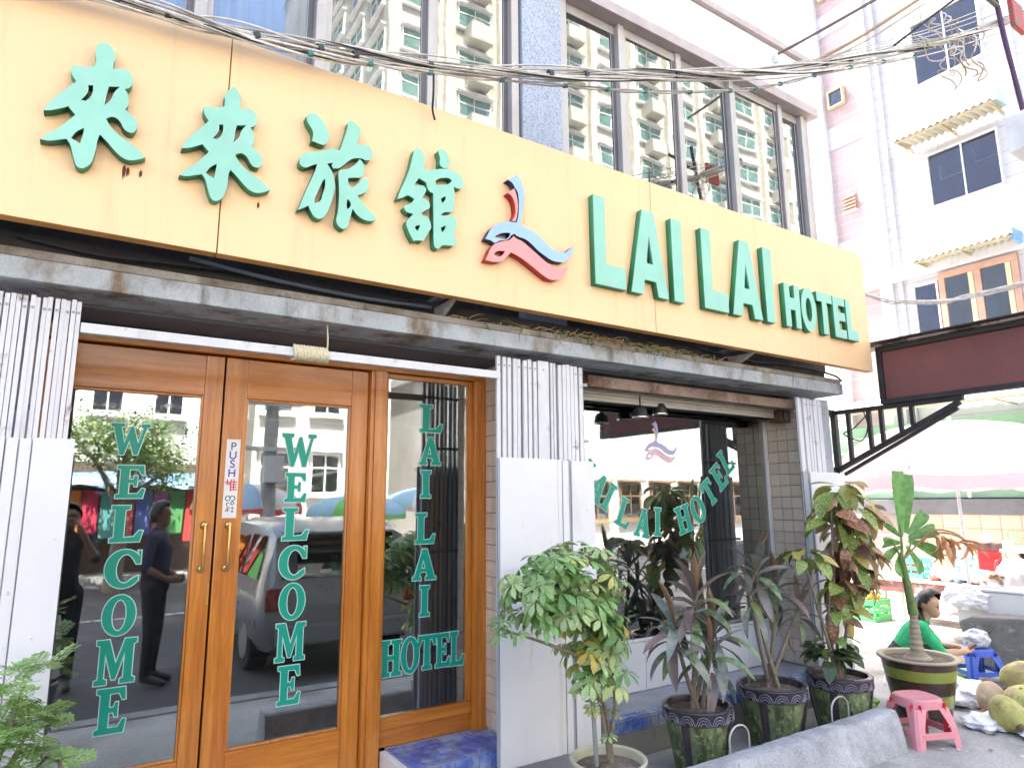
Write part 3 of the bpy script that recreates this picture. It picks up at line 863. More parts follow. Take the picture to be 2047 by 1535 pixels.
for ch, x, z, wd, ht in (('W', .207, 1.921, .17, .155), ('E', .228, 1.711, .125, .16), ('L', .228, 1.508, .14, .175), ('C', .226, 1.294, .15, .175), ('O', .229, 1.079, .14, .18), ('M', .233, .87, .165, .2), ('E', .232, .651, .125, .2)):
    glass_letter(ch, x, z, wd, ht, D1)
for ch, x, z, wd, ht in (('W', 1.043, 1.895, .19, .185), ('E', 1.035, 1.688, .12, .16), ('L', 1.045, 1.488, .145, .175), ('C', 1.037, 1.281, .148, .175), ('O', 1.045, 1.075, .138, .185), ('M', 1.046, .866, .156, .195), ('E', 1.05, .647, .12, .196)):
    glass_letter(ch, x, z, wd, ht, D2)
for ch, x, z, wd, ht in (('L', 1.868, 2.126, .16, .175), ('A', 1.863, 1.92, .15, .175), ('I', 1.835, 1.713, .072, .17), ('L', 1.837, 1.444, .135, .185), ('A', 1.834, 1.227, .158, .184), ('I', 1.839, 1.013, .067, .18),
                         ('H', 1.627, .709, .135, .2), ('O', 1.75, .712, .118, .2), ('T', 1.86, .716, .12, .195), ('E', 1.966, .716, .1, .195), ('L', 2.065, .715, .1, .2)):
    glass_letter(ch, x, z, wd, ht, SW)

# push / pull sticker on the right leaf
st = MB().box(.654, .724, .2965, .2995, 1.527, 1.94).build('sticker', PAPER, D2, .001)
def text_mesh(body, size, mat):
    cu = bpy.data.curves.new('t', 'FONT')
    cu.body = body
    cu.size = size
    cu.align_x = 'CENTER'
    cu.align_y = 'CENTER'
    cu.extrude = .0004
    cu.offset = size * .012
    ob = bpy.data.objects.new('t', cu)
    COL.objects.link(ob)
    bpy.context.view_layer.update()
    me = bpy.data.meshes.new_from_object(ob.evaluated_get(bpy.context.evaluated_depsgraph_get()))
    bpy.data.objects.remove(ob)
    me.transform(Matrix.Rotation(R(90), 4, 'X'))
    me.materials.clear()
    me.materials.append(mat)
    me.name = 'print'
    return me


for ch, z, mt, s_ in (('P', 1.9, INKG, .058), ('U', 1.853, INKB, .058), ('S', 1.807, INKB, .06), ('H', 1.759, INKB, .058), ('推', 1.692, INKR, .066), ('တွ', 1.63, INKG, .05), ('န်း', 1.572, INKG, .05)):
    o = link('print', text_mesh(ch, s_, mt), D2)
    o.location = (.689, .296, z)

# display window -------------------------------------------------------
DW = thing_dw = MB().box(2.862, 5.225, .31, .345, .582, .604).build('display_window', CREAMB, HB, .004)
DW['label'] = 'display window with arched lettering'
MB().box(5.197, 5.226, .3, .345, .605, 2.3).build('edge_strip', CREAMB, DW, .003)
MB().box(2.862, 2.89, .3, .345, .605, 2.3).build('edge_strip', CREAMB, DW, .003)
MB().box(2.8905, 5.1965, .322, .329, .605, 2.3).build('pane', GLASS, DW)
for ch, x, z, r_ in (('L', 3.14, 1.79, 44), ('A', 3.236, 1.70, 40), ('I', 3.335, 1.632, 33), ('L', 3.487, 1.513, 24), ('A', 3.672, 1.436, 12), ('I', 3.827, 1.44, 3), ('H', 4.12, 1.456, -16), ('O', 4.29, 1.53, -26), ('T', 4.435, 1.667, -36), ('E', 4.57, 1.80, -38), ('L', 4.672, 1.935, -36)):
    glass_letter(ch, x, z, {'I': .075, 'H': .17, 'O': .16, 'A': .16}.get(ch, .14), .215, DW, R(r_))
def decal(src, mat, thick):
    a = GL['blue']
    x0, x1 = min(p[0] for p in a), max(p[0] for p in a)
    z0, z1 = min(p[1] for p in GL['redl']), max(p[1] for p in a)
    me = flat('logo_decal', [[(3.72 + (p[0] - x0) / (x1 - x0) * .36, 1.9 + (p[1] - z0) / (z1 - z0) * .33) for p in GL[k]] for k in src], thick)
    me.transform(Matrix.Translation((0, .3212, 0)))
    me.materials.append(mat)
    link('logo_decal', me, DW)


decal(['blue', 'blue_a'], M('decal_blue', (.42, .42, .68), .5), .0012)
decal(['redl', 'redl_a'], M('decal_pink', (.72, .5, .56), .5), .0012)
decal(['redu'], M('decal_pink', (.72, .5, .56), .5), .0012)
bx('sill_wall_core', GROUTW, HB, 2.86, 5.24, .335, .5, .05, .58)
xs = [2.862, 3.25, 3.64, 4.03, 4.42, 4.81, 5.224]
for i in range(6):
    bx('sill_tile', TILEW, HB, xs[i] + .002, xs[i + 1] - .002, .318, .3345, .243, .578, .003)
# rolled shutter box over the display window
bx('shutter_beam', RUSTB, HB, 2.862, 5.226, -.05, .03, 2.372, 2.45, .006)
for i in range(4):
    bx('shutter_slat', SLATC, HB, 2.9, 5.2, .1 + .004 * (i % 2), .13, 2.305 + i * .024, 2.327 + i * .024, .003)
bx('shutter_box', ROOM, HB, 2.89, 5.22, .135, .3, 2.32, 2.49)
# spot lamps and a speaker box under the beam
for x, z, y in ((3.476, 2.245, .1), (3.7, 2.285, .12)):
    l = thing('spot_lamp', 'round black spot lamp hanging %s inside the display window' % ('lower left' if x < 3.6 else 'upper right'), 'lamp', (x, y, z), 'spot lamps over the display window')
    l.location = (x, y, z)
    sh = MB().lathe([(.0, .05), (.03, .048), (.05, .02), (.056, -.03), (.05, -.03), (.045, .015), (.0, .035)], (x, y, z), 20).build('lamp_shade', BLACK, l, 0, 40)
    MB().lathe([(.057, -.028), (.061, -.03), (.061, -.036), (.052, -.037), (.052, -.03)], (x, y, z), 20).build('rim', M('chrome', (.7, .7, .7), .2, metal=.9), l, 0, 40)
    MB().tube([(x, y, z + .05), (x, y, 2.372)], .006).build('stem', BLACK, l)
sp = thing('speaker_box', 'small brown speaker box at the top corner of the tiled jamb', 'speaker', (5.15, .1, 2.33))
MB().box(5.07, 5.215, .04, .15, 2.27, 2.37).build('case', M('brown_case', (.09, .045, .025), .6), sp, .006)
MB().tube([(5.14, .036, 2.32), (5.14, .03, 2.32)], .038, 18).build('cone', BLACK, sp)

bx('step_end', CREAMB, HB, 1.552, 1.59, -.06, .27, .004, .238, .004)
# steps -----------------------------------------------------------------
S1 = bx('step', TILEGR, HB, 1.60, 2.235, -.085, .314, .003, .234)
S2 = bx('step', TILEGR, HB, 2.87, 5.23, -.088, .33, .003, .236)
t1 = MB().box(0, .071, 0, .071, 0, .007).mesh('tile', TILEBL, .002)
t2 = MB().box(0, .071, 0, .007, 0, .071).mesh('tile', TILEBL, .002)
t3 = MB().box(0, .007, 0, .071, 0, .071).mesh('tile', TILEBL, .002)
rr = random.Random(3)
for i in range(8):
    for j in range(5):
        link('tile', t1, S1).location = (1.606 + i * .0765, -.086 + j * .0755, .2315)
for i in range(8):
    for k in range(3):
        link('tile', t2, S1).location = (1.606 + i * .0765, -.0925, .01 + k * .0755)
for j in range(5):
    for k in range(3):
        link('tile', t3, S1).location = (1.5925, -.086 + j * .0755, .01 + k * .0755)
for i in range(30):
    link('tile', t1, S2).location = (2.876 + i * .0785, -.09, .2355)
    for k in (2,):
        link('tile', t2, S2).location = (2.876 + i * .0785, -.0955, .16)
bx('step_front', M('step_riser', (.24, .22, .19), .85, var=.3, vs=4, spots=((.1, .12, .06), 4, .55, .75)), S2, 2.872, 5.228, -.094, -.0885, .003, .155)

# ------------------------------------------------------------------ yellow sign over the shopfront
SG = thing('shop_sign', 'long yellow fascia sign with raised green lettering and a red and blue logo', 'sign', (2.7, -.37, 2.7))
SX = [-6.2, -2.6, .438, 3.17, 5.82]
for i in range(4):
    a, b = SX[i] + .0025, SX[i + 1] - .0025
    if i < 3:
        poly = [(a, 2.708), (b, 2.708), (b, 3.79), (a, 3.79)]
    else:
        poly = [(a, 2.708), (b, 2.708)] + [(b - .07 + .07 * math.cos(R(k * 18)), 3.72 + .07 * math.sin(R(k * 18))) for k in range(6)] + [(a, 3.79)]
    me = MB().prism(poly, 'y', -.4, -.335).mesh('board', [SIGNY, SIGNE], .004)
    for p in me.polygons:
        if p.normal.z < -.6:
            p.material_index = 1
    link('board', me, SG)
# back rails and brackets that carry it
for x in (-2.0, 1.66, 4.22):
    m = MB()
    m.prism([(-.39, 2.706), (-.14, 2.706), (-.14, 2.64), (-.24, 2.64)], 'x', x - .012, x + .012)
    m.bar((x, -.33, 2.76), (x, .0, 2.76), .03, .03)
    m.build('bracket', LIP, SG, .003)
for z in (2.8, 3.4):
    bx('back_rail', BLACK, SG, -6.1, 5.7, -.334, -.3, z, z + .04)


def letter(polys, label=None, smooth=True, face=MINT, side=MINTS, y0=-.4005, y1=-.45, name='letter'):
    d = y0 - y1
    me = flat(name, polys, d, smooth)
    me.transform(Matrix.Translation((0, (y0 + y1) / 2, 0)))
    facemats(me, face, side)
    bm = bmesh.new()
    bm.from_mesh(me)
    bmesh.ops.remove_doubles(bm, verts=bm.verts, dist=.0002)
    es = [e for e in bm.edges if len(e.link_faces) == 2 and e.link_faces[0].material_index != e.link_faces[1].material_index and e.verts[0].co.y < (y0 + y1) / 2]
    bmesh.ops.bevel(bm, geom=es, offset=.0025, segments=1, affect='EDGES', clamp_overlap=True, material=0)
    bm.to_mesh(me)
    bm.free()
    o = link(name, me, SG)
    if label:
        o['label'] = label
    return o


def remap(src, dst_lo, dst_hi, polys):
    a = GL[src]
    x0, x1 = min(p[0] for p in a), max(p[0] for p in a)
    z0, z1 = min(p[1] for p in a), max(p[1] for p in a)
    return [[(dst_lo[0] + (p[0] - x0) / (x1 - x0) * (dst_hi[0] - dst_lo[0]), dst_lo[1] + (p[1] - z0) / (z1 - z0) * (dst_hi[1] - dst_lo[1])) for p in q] for q in polys]


lai = [GL[k] for k in ('lai', 'lai_a', 'lai_b', 'lai_c')]
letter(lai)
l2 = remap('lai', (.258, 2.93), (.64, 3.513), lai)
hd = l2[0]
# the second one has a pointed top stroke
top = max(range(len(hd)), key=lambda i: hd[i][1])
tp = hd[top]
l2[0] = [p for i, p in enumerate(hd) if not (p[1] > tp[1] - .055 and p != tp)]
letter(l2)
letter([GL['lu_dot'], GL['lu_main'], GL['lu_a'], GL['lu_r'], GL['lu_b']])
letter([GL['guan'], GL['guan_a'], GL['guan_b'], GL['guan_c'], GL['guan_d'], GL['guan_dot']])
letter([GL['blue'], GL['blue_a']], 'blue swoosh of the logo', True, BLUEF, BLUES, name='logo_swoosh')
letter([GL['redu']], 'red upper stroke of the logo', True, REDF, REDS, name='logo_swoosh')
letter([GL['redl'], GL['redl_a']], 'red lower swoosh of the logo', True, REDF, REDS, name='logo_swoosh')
zb, zt = 2.937, 3.535
for dx in (0, 1.0):
    letter([[(2.61 + dx, zb), (2.868 + dx, zb), (2.868 + dx, 3.085), (2.706 + dx, 3.085), (2.706 + dx, zt), (2.61 + dx, zt)]], None, False)
    letter([[(2.912 + dx, zb), (3.018 + dx, zb), (3.037 + dx, 3.04), (3.138 + dx, 3.04), (3.157 + dx, zb), (3.256 + dx, zb), (3.142 + dx, zt), (3.034 + dx, zt)], [(3.06 + dx, 3.16), (3.118 + dx, 3.16), (3.089 + dx, 3.35)]], None, False)
    letter([[(3.307 + dx, zb), (3.408 + dx, zb), (3.408 + dx, zt), (3.307 + dx, zt)]], None, False)
zt = 3.292
letter([[(4.545, zb), (4.612, zb), (4.612, 3.08), (4.672, 3.08), (4.672, zb), (4.74, zb), (4.74, zt), (4.672, zt), (4.672, 3.18), (4.612, 3.18), (4.612, zt), (4.545, zt)]], None, False)
letter([arc(4.855, 3.115, .1, .185, 0, 345, 23), arc(4.855, 3.115, .04, .1, 0, 345, 23)])
letter([[(5.042, zb), (5.11, zb), (5.11, 3.212), (5.188, 3.212), (5.188, zt), (4.975, zt), (4.975, 3.212), (5.042, 3.212)]], None, False)
letter([[(5.205, zb), (5.376, zb), (5.376, 3.012), (5.278, 3.012), (5.278, 3.085), (5.37, 3.085), (5.37, 3.16), (5.278, 3.16), (5.278, 3.218), (5.376, 3.218), (5.376, zt), (5.205, zt)]], None, False)
letter([[(5.394, zb), (5.555, zb), (5.555, 3.03), (5.46, 3.03), (5.46, zt), (5.394, zt)]], None, False)
# rust runs under the first character
for x, z, h in ((.052, 3.012, .06), (.066, 3.006, .036), (.114, 3.006, .028), (.6, 2.982, .026)):
    me = flat('rust_streak', [[(x - .005, z), (x - .002, z - h), (x, z - h * .6), (x + .003, z - h * .8), (x + .006, z), (x, z + .012)]], .0006, True)
    me.transform(Matrix.Translation((0, -.4022, 0)))
    me.materials.append(RUST)
    link('rust_streak', me, SG)

# ------------------------------------------------------------------ folding steel gates
def gate(label, x0, x1, slats, panels, ztop, zmid, seed):
    gt = thing('folding_gate', label, 'gate', ((x0 + x1) / 2, -.19, 0), 'white folding steel gates')
    q = random.Random(seed)
    for (a, b) in slats:
        y = -.2 + q.uniform(-.008, .008)
        zt = ztop + q.uniform(-.006, .006)
        lean = q.uniform(-.006, .006)
        mb = MB()
        mb.add([(a, y, .19), (b, y, .19), (b, y + .02, .19), (a, y + .02, .19), (a + lean, y, zt), (b + lean, y, zt), (b + lean, y + .02, zt), (a + lean, y + .02, zt)],
               [(0, 3, 2, 1), (4, 5, 6, 7), (0, 1, 5, 4), (1, 2, 6, 5), (2, 3, 7, 6), (3, 0, 4, 7)])
        mb.build('slat', WHITEG, gt, .002)
        if q.random() < .6:
            MB().tube([((a + b) / 2 + lean, y - .004, ztop - .05), ((a + b) / 2 + lean, y + .002, ztop - .05)], .006, 8).build('rivet', GREYST, gt)
    for (a, b, y, mt) in panels:
        MB().box(a, b, y, y + .012, .177 + q.uniform(0, .01), zmid + q.uniform(-.004, .006)).build('panel', mt, gt, .002)
    # cross links behind the slats
    for z in (ztop - .12, zmid + .12, zmid - .6, .6):
        bx('link_bar', GREYST, gt, x0, x1, -.172, -.165, z, z + .02)
    return gt


sl_ = [(-.606 + i * .0209, -.606 + i * .0209 + .0172) for i in range(27)]
gate('white folding gate pushed to the left of the doors', -.608, -.043, sl_, [(-.608, -.251, -.22, WHITEP), (-.246, -.208, -.215, WHITEP), (-.203, -.164, -.212, WHITEP), (-.159, -.019, -.224, WHITEP)], 2.454, 1.865, 1)
e1 = [2.048, 2.081, 2.115, 2.152, 2.188, 2.225, 2.262, 2.301]
sl_ = [(x, x + .025) for x in e1] + [(2.335, 2.417), (2.433, 2.451), (2.459, 2.476)] + [(2.494 + i * .0328, 2.494 + i * .0328 + .027) for i in range(6)]
gate('white folding gate stacked against the pillar between doors and display window', 2.045, 2.75, sl_, [(2.026, 2.038, -.225, GREYST), (2.039, 2.432, -.23, WHITEP), (2.437, 2.459, -.22, WHITEP), (2.463, 2.494, -.215, WHITEP), (2.499, 2.5425, -.22, WHITEP), (2.547, 2.562, -.213, GREYST), (2.567, 2.745, -.22, WHITEP)], 2.457, 1.851, 2)
sl_ = [(4.965 + i * .036, 4.965 + i * .036 + .029) for i in range(10)]
gate('narrow white folding gate at the right end by the brown board', 4.96, 5.41, sl_, [(4.95, 5.02, -.215, GREYST), (5.026, 5.41, -.23, WHITEP)], 2.44, 1.827, 3)
bx('gate_track', WHITEG, None, -.043, 2.044, -.21, -.172, 2.32, 2.364, .003)
tag(bpy.data.objects['gate_track'], 'peeling white steel track bar across the top of the doors', 'bar')
rp = MB()
for i in range(11):
    x = .854 + i * .0159
    rp.tube([(x + .004 * math.sin(k), -.191 + .036 * math.cos(k * PI / 6), 2.342 + .036 * math.sin(k * PI / 6)) for k in range(13)], .0085, 6)
rp.tube(cr([(1.013, -.22, 2.375), (1.015, -.21, 2.43), (1.013, -.2, 2.503)], 4), .004, 6)
tag(rp.build('rope_coil', ROPE, None, 0, 60), 'cream rope wound round the white track bar above the doors', 'rope')

# ------------------------------------------------------------------ cables and dry creeper in the gap under the sign
def cable(name, pts, r, mat, label, cat='cable', group=None, n=8):
    o = MB().tube(cr(pts, n), r, 7).build(name, mat, None, 0, 60)
    return tag(o, label, cat, group)


cable('slack_cable', [(-.3, -.12, 2.72), (.0, -.15, 2.69), (.25, -.16, 2.70), (.6, -.15, 2.715), (1.1, -.155, 2.69), (1.5, -.15, 2.72)], .008, BLACKC, 'black cable sagging under the left half of the yellow sign')
cable('slack_cable', [(.35, -.2, 2.73), (.75, -.18, 2.7), (1.2, -.16, 2.69), (1.62, -.16, 2.70)], .011, M('blue_grey_cable', (.12, .16, .2), .5), 'blue grey cable running on the ledge above the doors')
cable('slack_cable', [(3.9, -.12, 2.74), (4.3, -.17, 2.70), (4.6, -.15, 2.70), (5.1, -.16, 2.72), (5.6, -.15, 2.70), (5.74, -.15, 2.66)], .009, BLACKC, 'black cable sagging under the right end of the yellow sign')
q = random.Random(11)
vm = MB()
for i in range(230):
    x = q.choice((q.uniform(1.75, 4.0), q.uniform(2.5, 3.6)))
    p = Vector((x, q.uniform(-.25, -.14), 2.64 + q.uniform(0, .02)))
    pts = [p]
    a = q.uniform(-.5, .5) + (PI if q.random() < .5 else 0)
    L = q.uniform(.05, .2)
    for k in range(4):
        a += q.uniform(-.5, .5)
        pts.append(pts[-1] + Vector((math.cos(a) * L / 4, q.uniform(-.018, .01), q.uniform(-.014, .018))))
    if q.random() < .3:
        pts = [p + Vector((0, -(.26 + q.uniform(.006, .024)) - p.y if k_ > 1 else 0, -.03 * max(0, k_ - 1) * q.uniform(.4, 1.2))) for k_, p in enumerate(pts)]
    vm.tube(pts, [.0042, .0036, .003, .0022, .0012], 4, 0 if q.random() < .8 else 1)
tag(vm.build('dry_creeper', [DRYV, GREENV], None), 'tangle of dry creeper stems on the ledge under the sign', 'creeper', None, 'stuff')

# ------------------------------------------------------------------ overhead wires
def jit(pts, a, q):
    return [Vector(p) + Vector((q.uniform(-a, a), q.uniform(-a, a), q.uniform(-a, a))) for p in pts]


q = random.Random(5)
BND = [(-1.2, -.47, 3.64), (-.044, -.5, 3.706), (.389, -.5, 3.75), (.82, -.52, 3.808), (1.404, -.55, 3.92), (2.136, -.65, 4.089), (2.811, -.8, 4.246), (3.351, -.95, 4.367), (3.969, -1.1, 4.556), (4.705, -1.25, 4.846), (5.624, -1.4, 5.268), (6.821, -1.55, 5.916)]
cb_ = thing('cable_bundle', 'thick bundle of twisted grey cables crossing in front of the upper windows', 'cables', (2.8, -.8, 4.2))
for i in range(16):
    spread = q.uniform(.008, .024)
    ph = q.uniform(0, 6.3)
    pts = []
    for k, p in enumerate(cr(BND, 6)):
        t = k * .38 + ph
        wdn = spread * (1 + .5 * math.sin(k * .3 + i))
        pts.append(p + Vector((0, wdn * math.cos(t), wdn * math.sin(t) * 1.15 + (i - 8) * .0034)))
    MB().tube(pts, q.uniform(.0035, .0065), 6).build('cable', CABLE if i % 9 else BLACKC, cb_, 0, 60)
for i, dz in enumerate((.1, .16, -.09, .22)):
    pts = [Vector(p) + Vector((0, .03 * i, dz * (k_ / 6) ** 1.4)) for k_, p in enumerate(BND[5:])]
    MB().tube(cr(pts, 7), .0042, 6).build('cable', CABLE, cb_, 0, 60)
for k, p in enumerate(cr(BND, 3)[3:]):
    if q.random() < .4:
        pp = Vector(p)
        MB().tube([pp + Vector((-.012, 0, -.004)), pp + Vector((.012, 0, .004))], q.uniform(.014, .024), 10).build('tie', CABLET, cb_)
W2 = [(.773, -.52, 3.762), (1.409, -.54, 3.887), (2.286, -.6, 4.093), (2.862, -.7, 4.203), (3.523, -.85, 4.362), (3.874, -1.0, 4.456), (4.433, -1.2, 4.678), (5.2, -1.3, 5.0)]
w2 = thing('twisted_wire', 'thin twisted wire with ties hanging below the cable bundle', 'cable', (2.8, -.7, 4.2))
for s_ in (0, PI):
    MB().tube([p + Vector((0, .008 * math.cos(k * .8 + s_), .008 * math.sin(k * .8 + s_))) for k, p in enumerate(cr(W2, 8))], .0055, 6).build('cable', CABLE, w2, 0, 60)
for p in cr(W2, 2):
    MB().tube([Vector(p) + Vector((-.012, 0, -.004)), Vector(p) + Vector((.012, 0, .004))], .015, 8).build('tie', M('tie_teal', (.05, .22, .22), .5), w2)
# loose tail at the window
cable('wire_tail', [(1.43, -.54, 3.9), (1.45, -.5, 3.8), (1.47, -.45, 3.74), (1.5, -.42, 3.7)], .006, BLACKC, 'short black wire tails dropping from the bundle onto the sign top')
cable('service_wire', [(5.29, -.05, 5.82), (5.37, -.35, 5.85), (5.539, -.9, 5.942), (5.75, -1.4, 6.1)], .014, M('brown_cable', (.2, .15, .12), .6), 'brown wire rising from the hotel corner insulator to upper right')
cable('service_wire', [(4.12, -1.05, 4.66), (4.4, -1.3, 4.84), (4.67, -1.6, 5.06), (4.9, -1.8, 5.25)], .012, M('tan_cable', (.42, .3, .17), .6), 'tan wire pair climbing from the bundle to the top edge')
cable('service_wire', [(4.16, -1.05, 4.66), (4.46, -1.3, 4.83), (4.75, -1.6, 5.06)], .007, CABLE, 'thin grey wire climbing beside the tan wire')
cable('service_wire', [(4.9, -1.3, 4.98), (5.05, -1.45, 5.13), (5.2, -1.6, 5.28), (5.35, -1.75, 5.42)], .009, BLACKC, 'dark dashed looking wire in front of the upper white wall')
cable('insulator', [(5.29, -.06, 5.74), (5.29, -.07, 5.84)], .02, M('porcelain', (.75, .75, .78), .3), 'white porcelain insulator on the hotel cornice', 'insulator')
lw = thing('low_cable_bundle', 'grey cable bundle sagging from the sign end above the brown board', 'cables', (6.2, -.7, 3.35))
LW = [(5.9, -.16, 3.60), (6.1, -.3, 3.48), (6.131, -.5, 3.376), (6.156, -.7, 3.323), (6.252, -.9, 3.305), (6.335, -1.1, 3.319), (6.385, -1.4, 3.344), (6.45, -1.8, 3.4)]
for i in range(6):
    MB().tube([p + Vector((0, .014 * math.cos(k * .5 + i), .014 * math.sin(k * .5 + i * 1.3) + (i - 3) * .004)) for k, p in enumerate(cr(LW, 6))], .006, 6).build('cable', CABLE, lw, 0, 60)
tg = thing('wire_tangle', 'tangle of looped white and tan wires at the top right corner', 'cables', (5.6, -1.45, 5.1))
for i in range(16):
    cx, cz = q.uniform(5.1, 6.0), q.uniform(4.85, 5.5)
    rx, rz = q.uniform(.05, .2), q.uniform(.06, .16)
    y = -1.45 + q.uniform(-.1, .1)
    a0 = q.uniform(0, 360)
    n = q.choice((200, 280, 340))
    pts = [(cx + rx * math.cos(R(a0 + n * k / 18)) * (1 + .15 * math.sin(k)), y + .03 * math.sin(k * .7), cz + .5 * (cx - 5.55) + rz * math.sin(R(a0 + n * k / 18))) for k in range(19)]
    MB().tube(pts, q.uniform(.003, .006), 5).build('cable', q.choice((CABLE, CABLE, M('tan_cable', (.4, .3, .2), .6), M('white_cable', (.7, .7, .7), .5), M('white_cable', (.7, .7, .7), .5))), tg, 0, 60)
ps = thing('bracket_pole', 'dark steel bracket pole leaning at the top right corner', 'pole', (6.3, -1.6, 4.6))
MB().tube([(6.0, -1.6, 5.9), (6.069, -1.6, 5.591), (6.108, -1.6, 5.352), (6.3, -1.6, 4.66)], .02, 10).build('tube', M('purple_steel', (.08, .04, .09), .5, metal=.4), ps, 0, 50)
MB().tube([(5.55, -1.6, 5.64), (5.75, -1.6, 5.62), (6.06, -1.6, 5.62)], .02, 8).build('arm', M('olive_steel', (.12, .13, .07), .6), ps, 0, 50)
MB().box(6.28, 6.5, -1.64, -1.6, 5.52, 5.78).build('plate', M('red_plate', (.4, .05, .05), .5, spots=((.1, .14, .05), 6, .5, .6)), ps, .01)
mbx = thing('meter_box', 'white electricity meter box with two small lamps at the right edge', 'box', (6.25, -1.7, 4.3))
MB().box(6.0, 6.5, -1.8, -1.55, 4.3, 4.62).build('case', M('box_white', (.75, .75, .76), .5, spots=((.5, .5, .5), 3, .6, .8)), mbx, .02)
for x in (6.06, 6.16):
    MB().lathe([(0, -.02), (.018, -.012), (.02, .01), (0, .02)], (x, -1.815, 4.36), 12).build('lamp', BLACK, mbx, 0, 40)
MB().tube(cr([(6.06, -1.815, 4.34), (6.11, -1.82, 4.27), (6.16, -1.815, 4.34)], 6), .004, 6).build('cable', BLACKC, mbx)
MB().tube([(6.3, -1.6, 4.6), (6.3, -1.6, 4.7)], .02, 8).build('arm', BLACK, mbx)

# ------------------------------------------------------------------ brown board on its bracket, end of the hotel
BR = thing('hanging_board', 'blank dark brown signboard in a black frame hung out over the pavement', 'sign', (5.98, -.4, 2.4))
BROWN = M('board_brown', (.19, .07, .065), .75, var=.12, vs=3, bump=.2, bs=120, fine=.2)
STEEL = M('dark_steel', (.035, .033, .035), .5, metal=.3, var=.25, spots=((.12, .05, .03), 7, .62, .8))
MB().box(5.965, 5.995, -2.75, -.415, 2.475, 2.9).build('panel', BROWN, BR, .003)
fm = MB()
for (y0, y1, z0, z1) in ((-2.8, -.37, 2.43, 2.474), (-2.8, -.37, 2.901, 2.945), (-.414, -.37, 2.4745, 2.9005), (-2.8, -2.751, 2.4745, 2.9005)):
    fm.box(5.94, 6.02, y0, y1, z0, z1)
fm.build('frame', STEEL, BR, .004)
MB().box(5.84, 6.14, -2.85, -.2, 2.965, 2.98).build('rain_cap', STEEL, BR, .003)
MB().box(5.9, 6.1, -2.82, -.24, 2.947, 2.9645).build('cap_batten', M('batten', (.5, .42, .38), .8, spots=((.1, .07, .06), 5, .5, .6)), BR)
bm_ = MB()
bm_.bar((5.98, .12, 2.408), (5.98, -1.02, 2.408), .04, .04)
bm_.bar((5.98, .1, 1.85), (5.98, .1, 2.386), .05, .05)
bm_.bar((5.98, .1, 1.87), (5.98, -.99, 2.38), .036, .045)
bm_.build('bracket_frame', STEEL, BR, .003)
bm_ = MB()
bm_.bar((5.98, .04, 1.83), (5.98, -.97, 2.33), .03, .03)
bm_.build('lower_strut', STEEL, BR, .003)
for y in (-.04, -.235, -.345, -.51, -.61):
    zb_ = 1.87 + (.1 - y) / 1.09 * .51 + .02
    MB().bar((5.98, y, zb_), (5.98, y, 2.388), .035, .035).build('upright', STEEL, BR, .003)
MB().box(5.765, 6.0, .1, .16, 1.84, 1.9).build('wall_plate', STEEL, BR)
MB().box(5.765, 6.0, .1, .16, 2.38, 2.44).build('wall_plate', STEEL, BR)
MB().tube(cr([(5.98, -.3, 2.43), (5.96, -.1, 2.25), (5.95, .0, 2.2), (5.97, -.15, 2.13), (5.97, -.22, 2.25), (5.96, -.2, 2.39)], 6), .006, 6).build('cable', BLACKC, BR)

# ------------------------------------------------------------------ low concrete kerb wall, wire hoops
kb = MB()
prof = [(-1.0, .002), (-.98, .05), (-.958, .1), (-.936, .15), (-.912, .196), (-.902, .208), (-.888, .214), (-.85, .214), (-.81, .21), (-.785, .207), (-.772, .195), (-.765, .14), (-.752, .07), (-.74, .002)]
NX = 90
KE = .35
vs = [(1.2 + (3.52 - KE * max(0, .2 - p[1]) * (1 if p[0] < -.8 else .35)) * i / NX, p[0], p[1]) for i in range(NX + 1) for p in prof]
n = len(prof)
fs = [(i * n + k, i * n + k + 1, (i + 1) * n + k + 1, (i + 1) * n + k) for i in range(NX) for k in range(n - 1)] + [tuple(range(n)), tuple(NX * n + k for k in range(n))]
me = kb.add(vs, fs).mesh('kerb_wall', KERBC, 0, 24)
for v in me.vertices:
    p = v.co.copy()
    a_ = noise.noise(p * 3.0) * .005 + noise.noise(p * 11) * .003 + noise.noise(p * 30) * .002
    if p.z > .01:
        v.co.z += a_
        v.co.y += noise.noise(p * 9 + Vector((5, 5, 5))) * .004
tag(link('kerb_wall', me), 'low grey concrete kerb wall in front of the potted plants', 'wall')
for nm, xa, xb in (('left hoop', 3.26, 3.43), ('right hoop', 4.26, 4.45)):
    pts = [(xa, -.735, .0), (xa, -.735, .25)] + [((xa + xb) / 2 - (xb - xa) / 2 * math.cos(R(k * 22.5)), -.735, .25 + .07 * math.sin(R(k * 22.5))) for k in range(1, 8)] + [(xb, -.735, .25), (xb, -.735, .0)]
    o = MB().tube(pts, .006, 7).build('wire_hoop', M('wire_pale', (.5, .48, .45), .5, metal=.3), None, 0, 60)
    tag(o, 'pale bent wire hoop behind the kerb wall, %s' % ('near the cordyline pots' if xa < 4 else 'in front of the croton pot'), 'wire hoop')

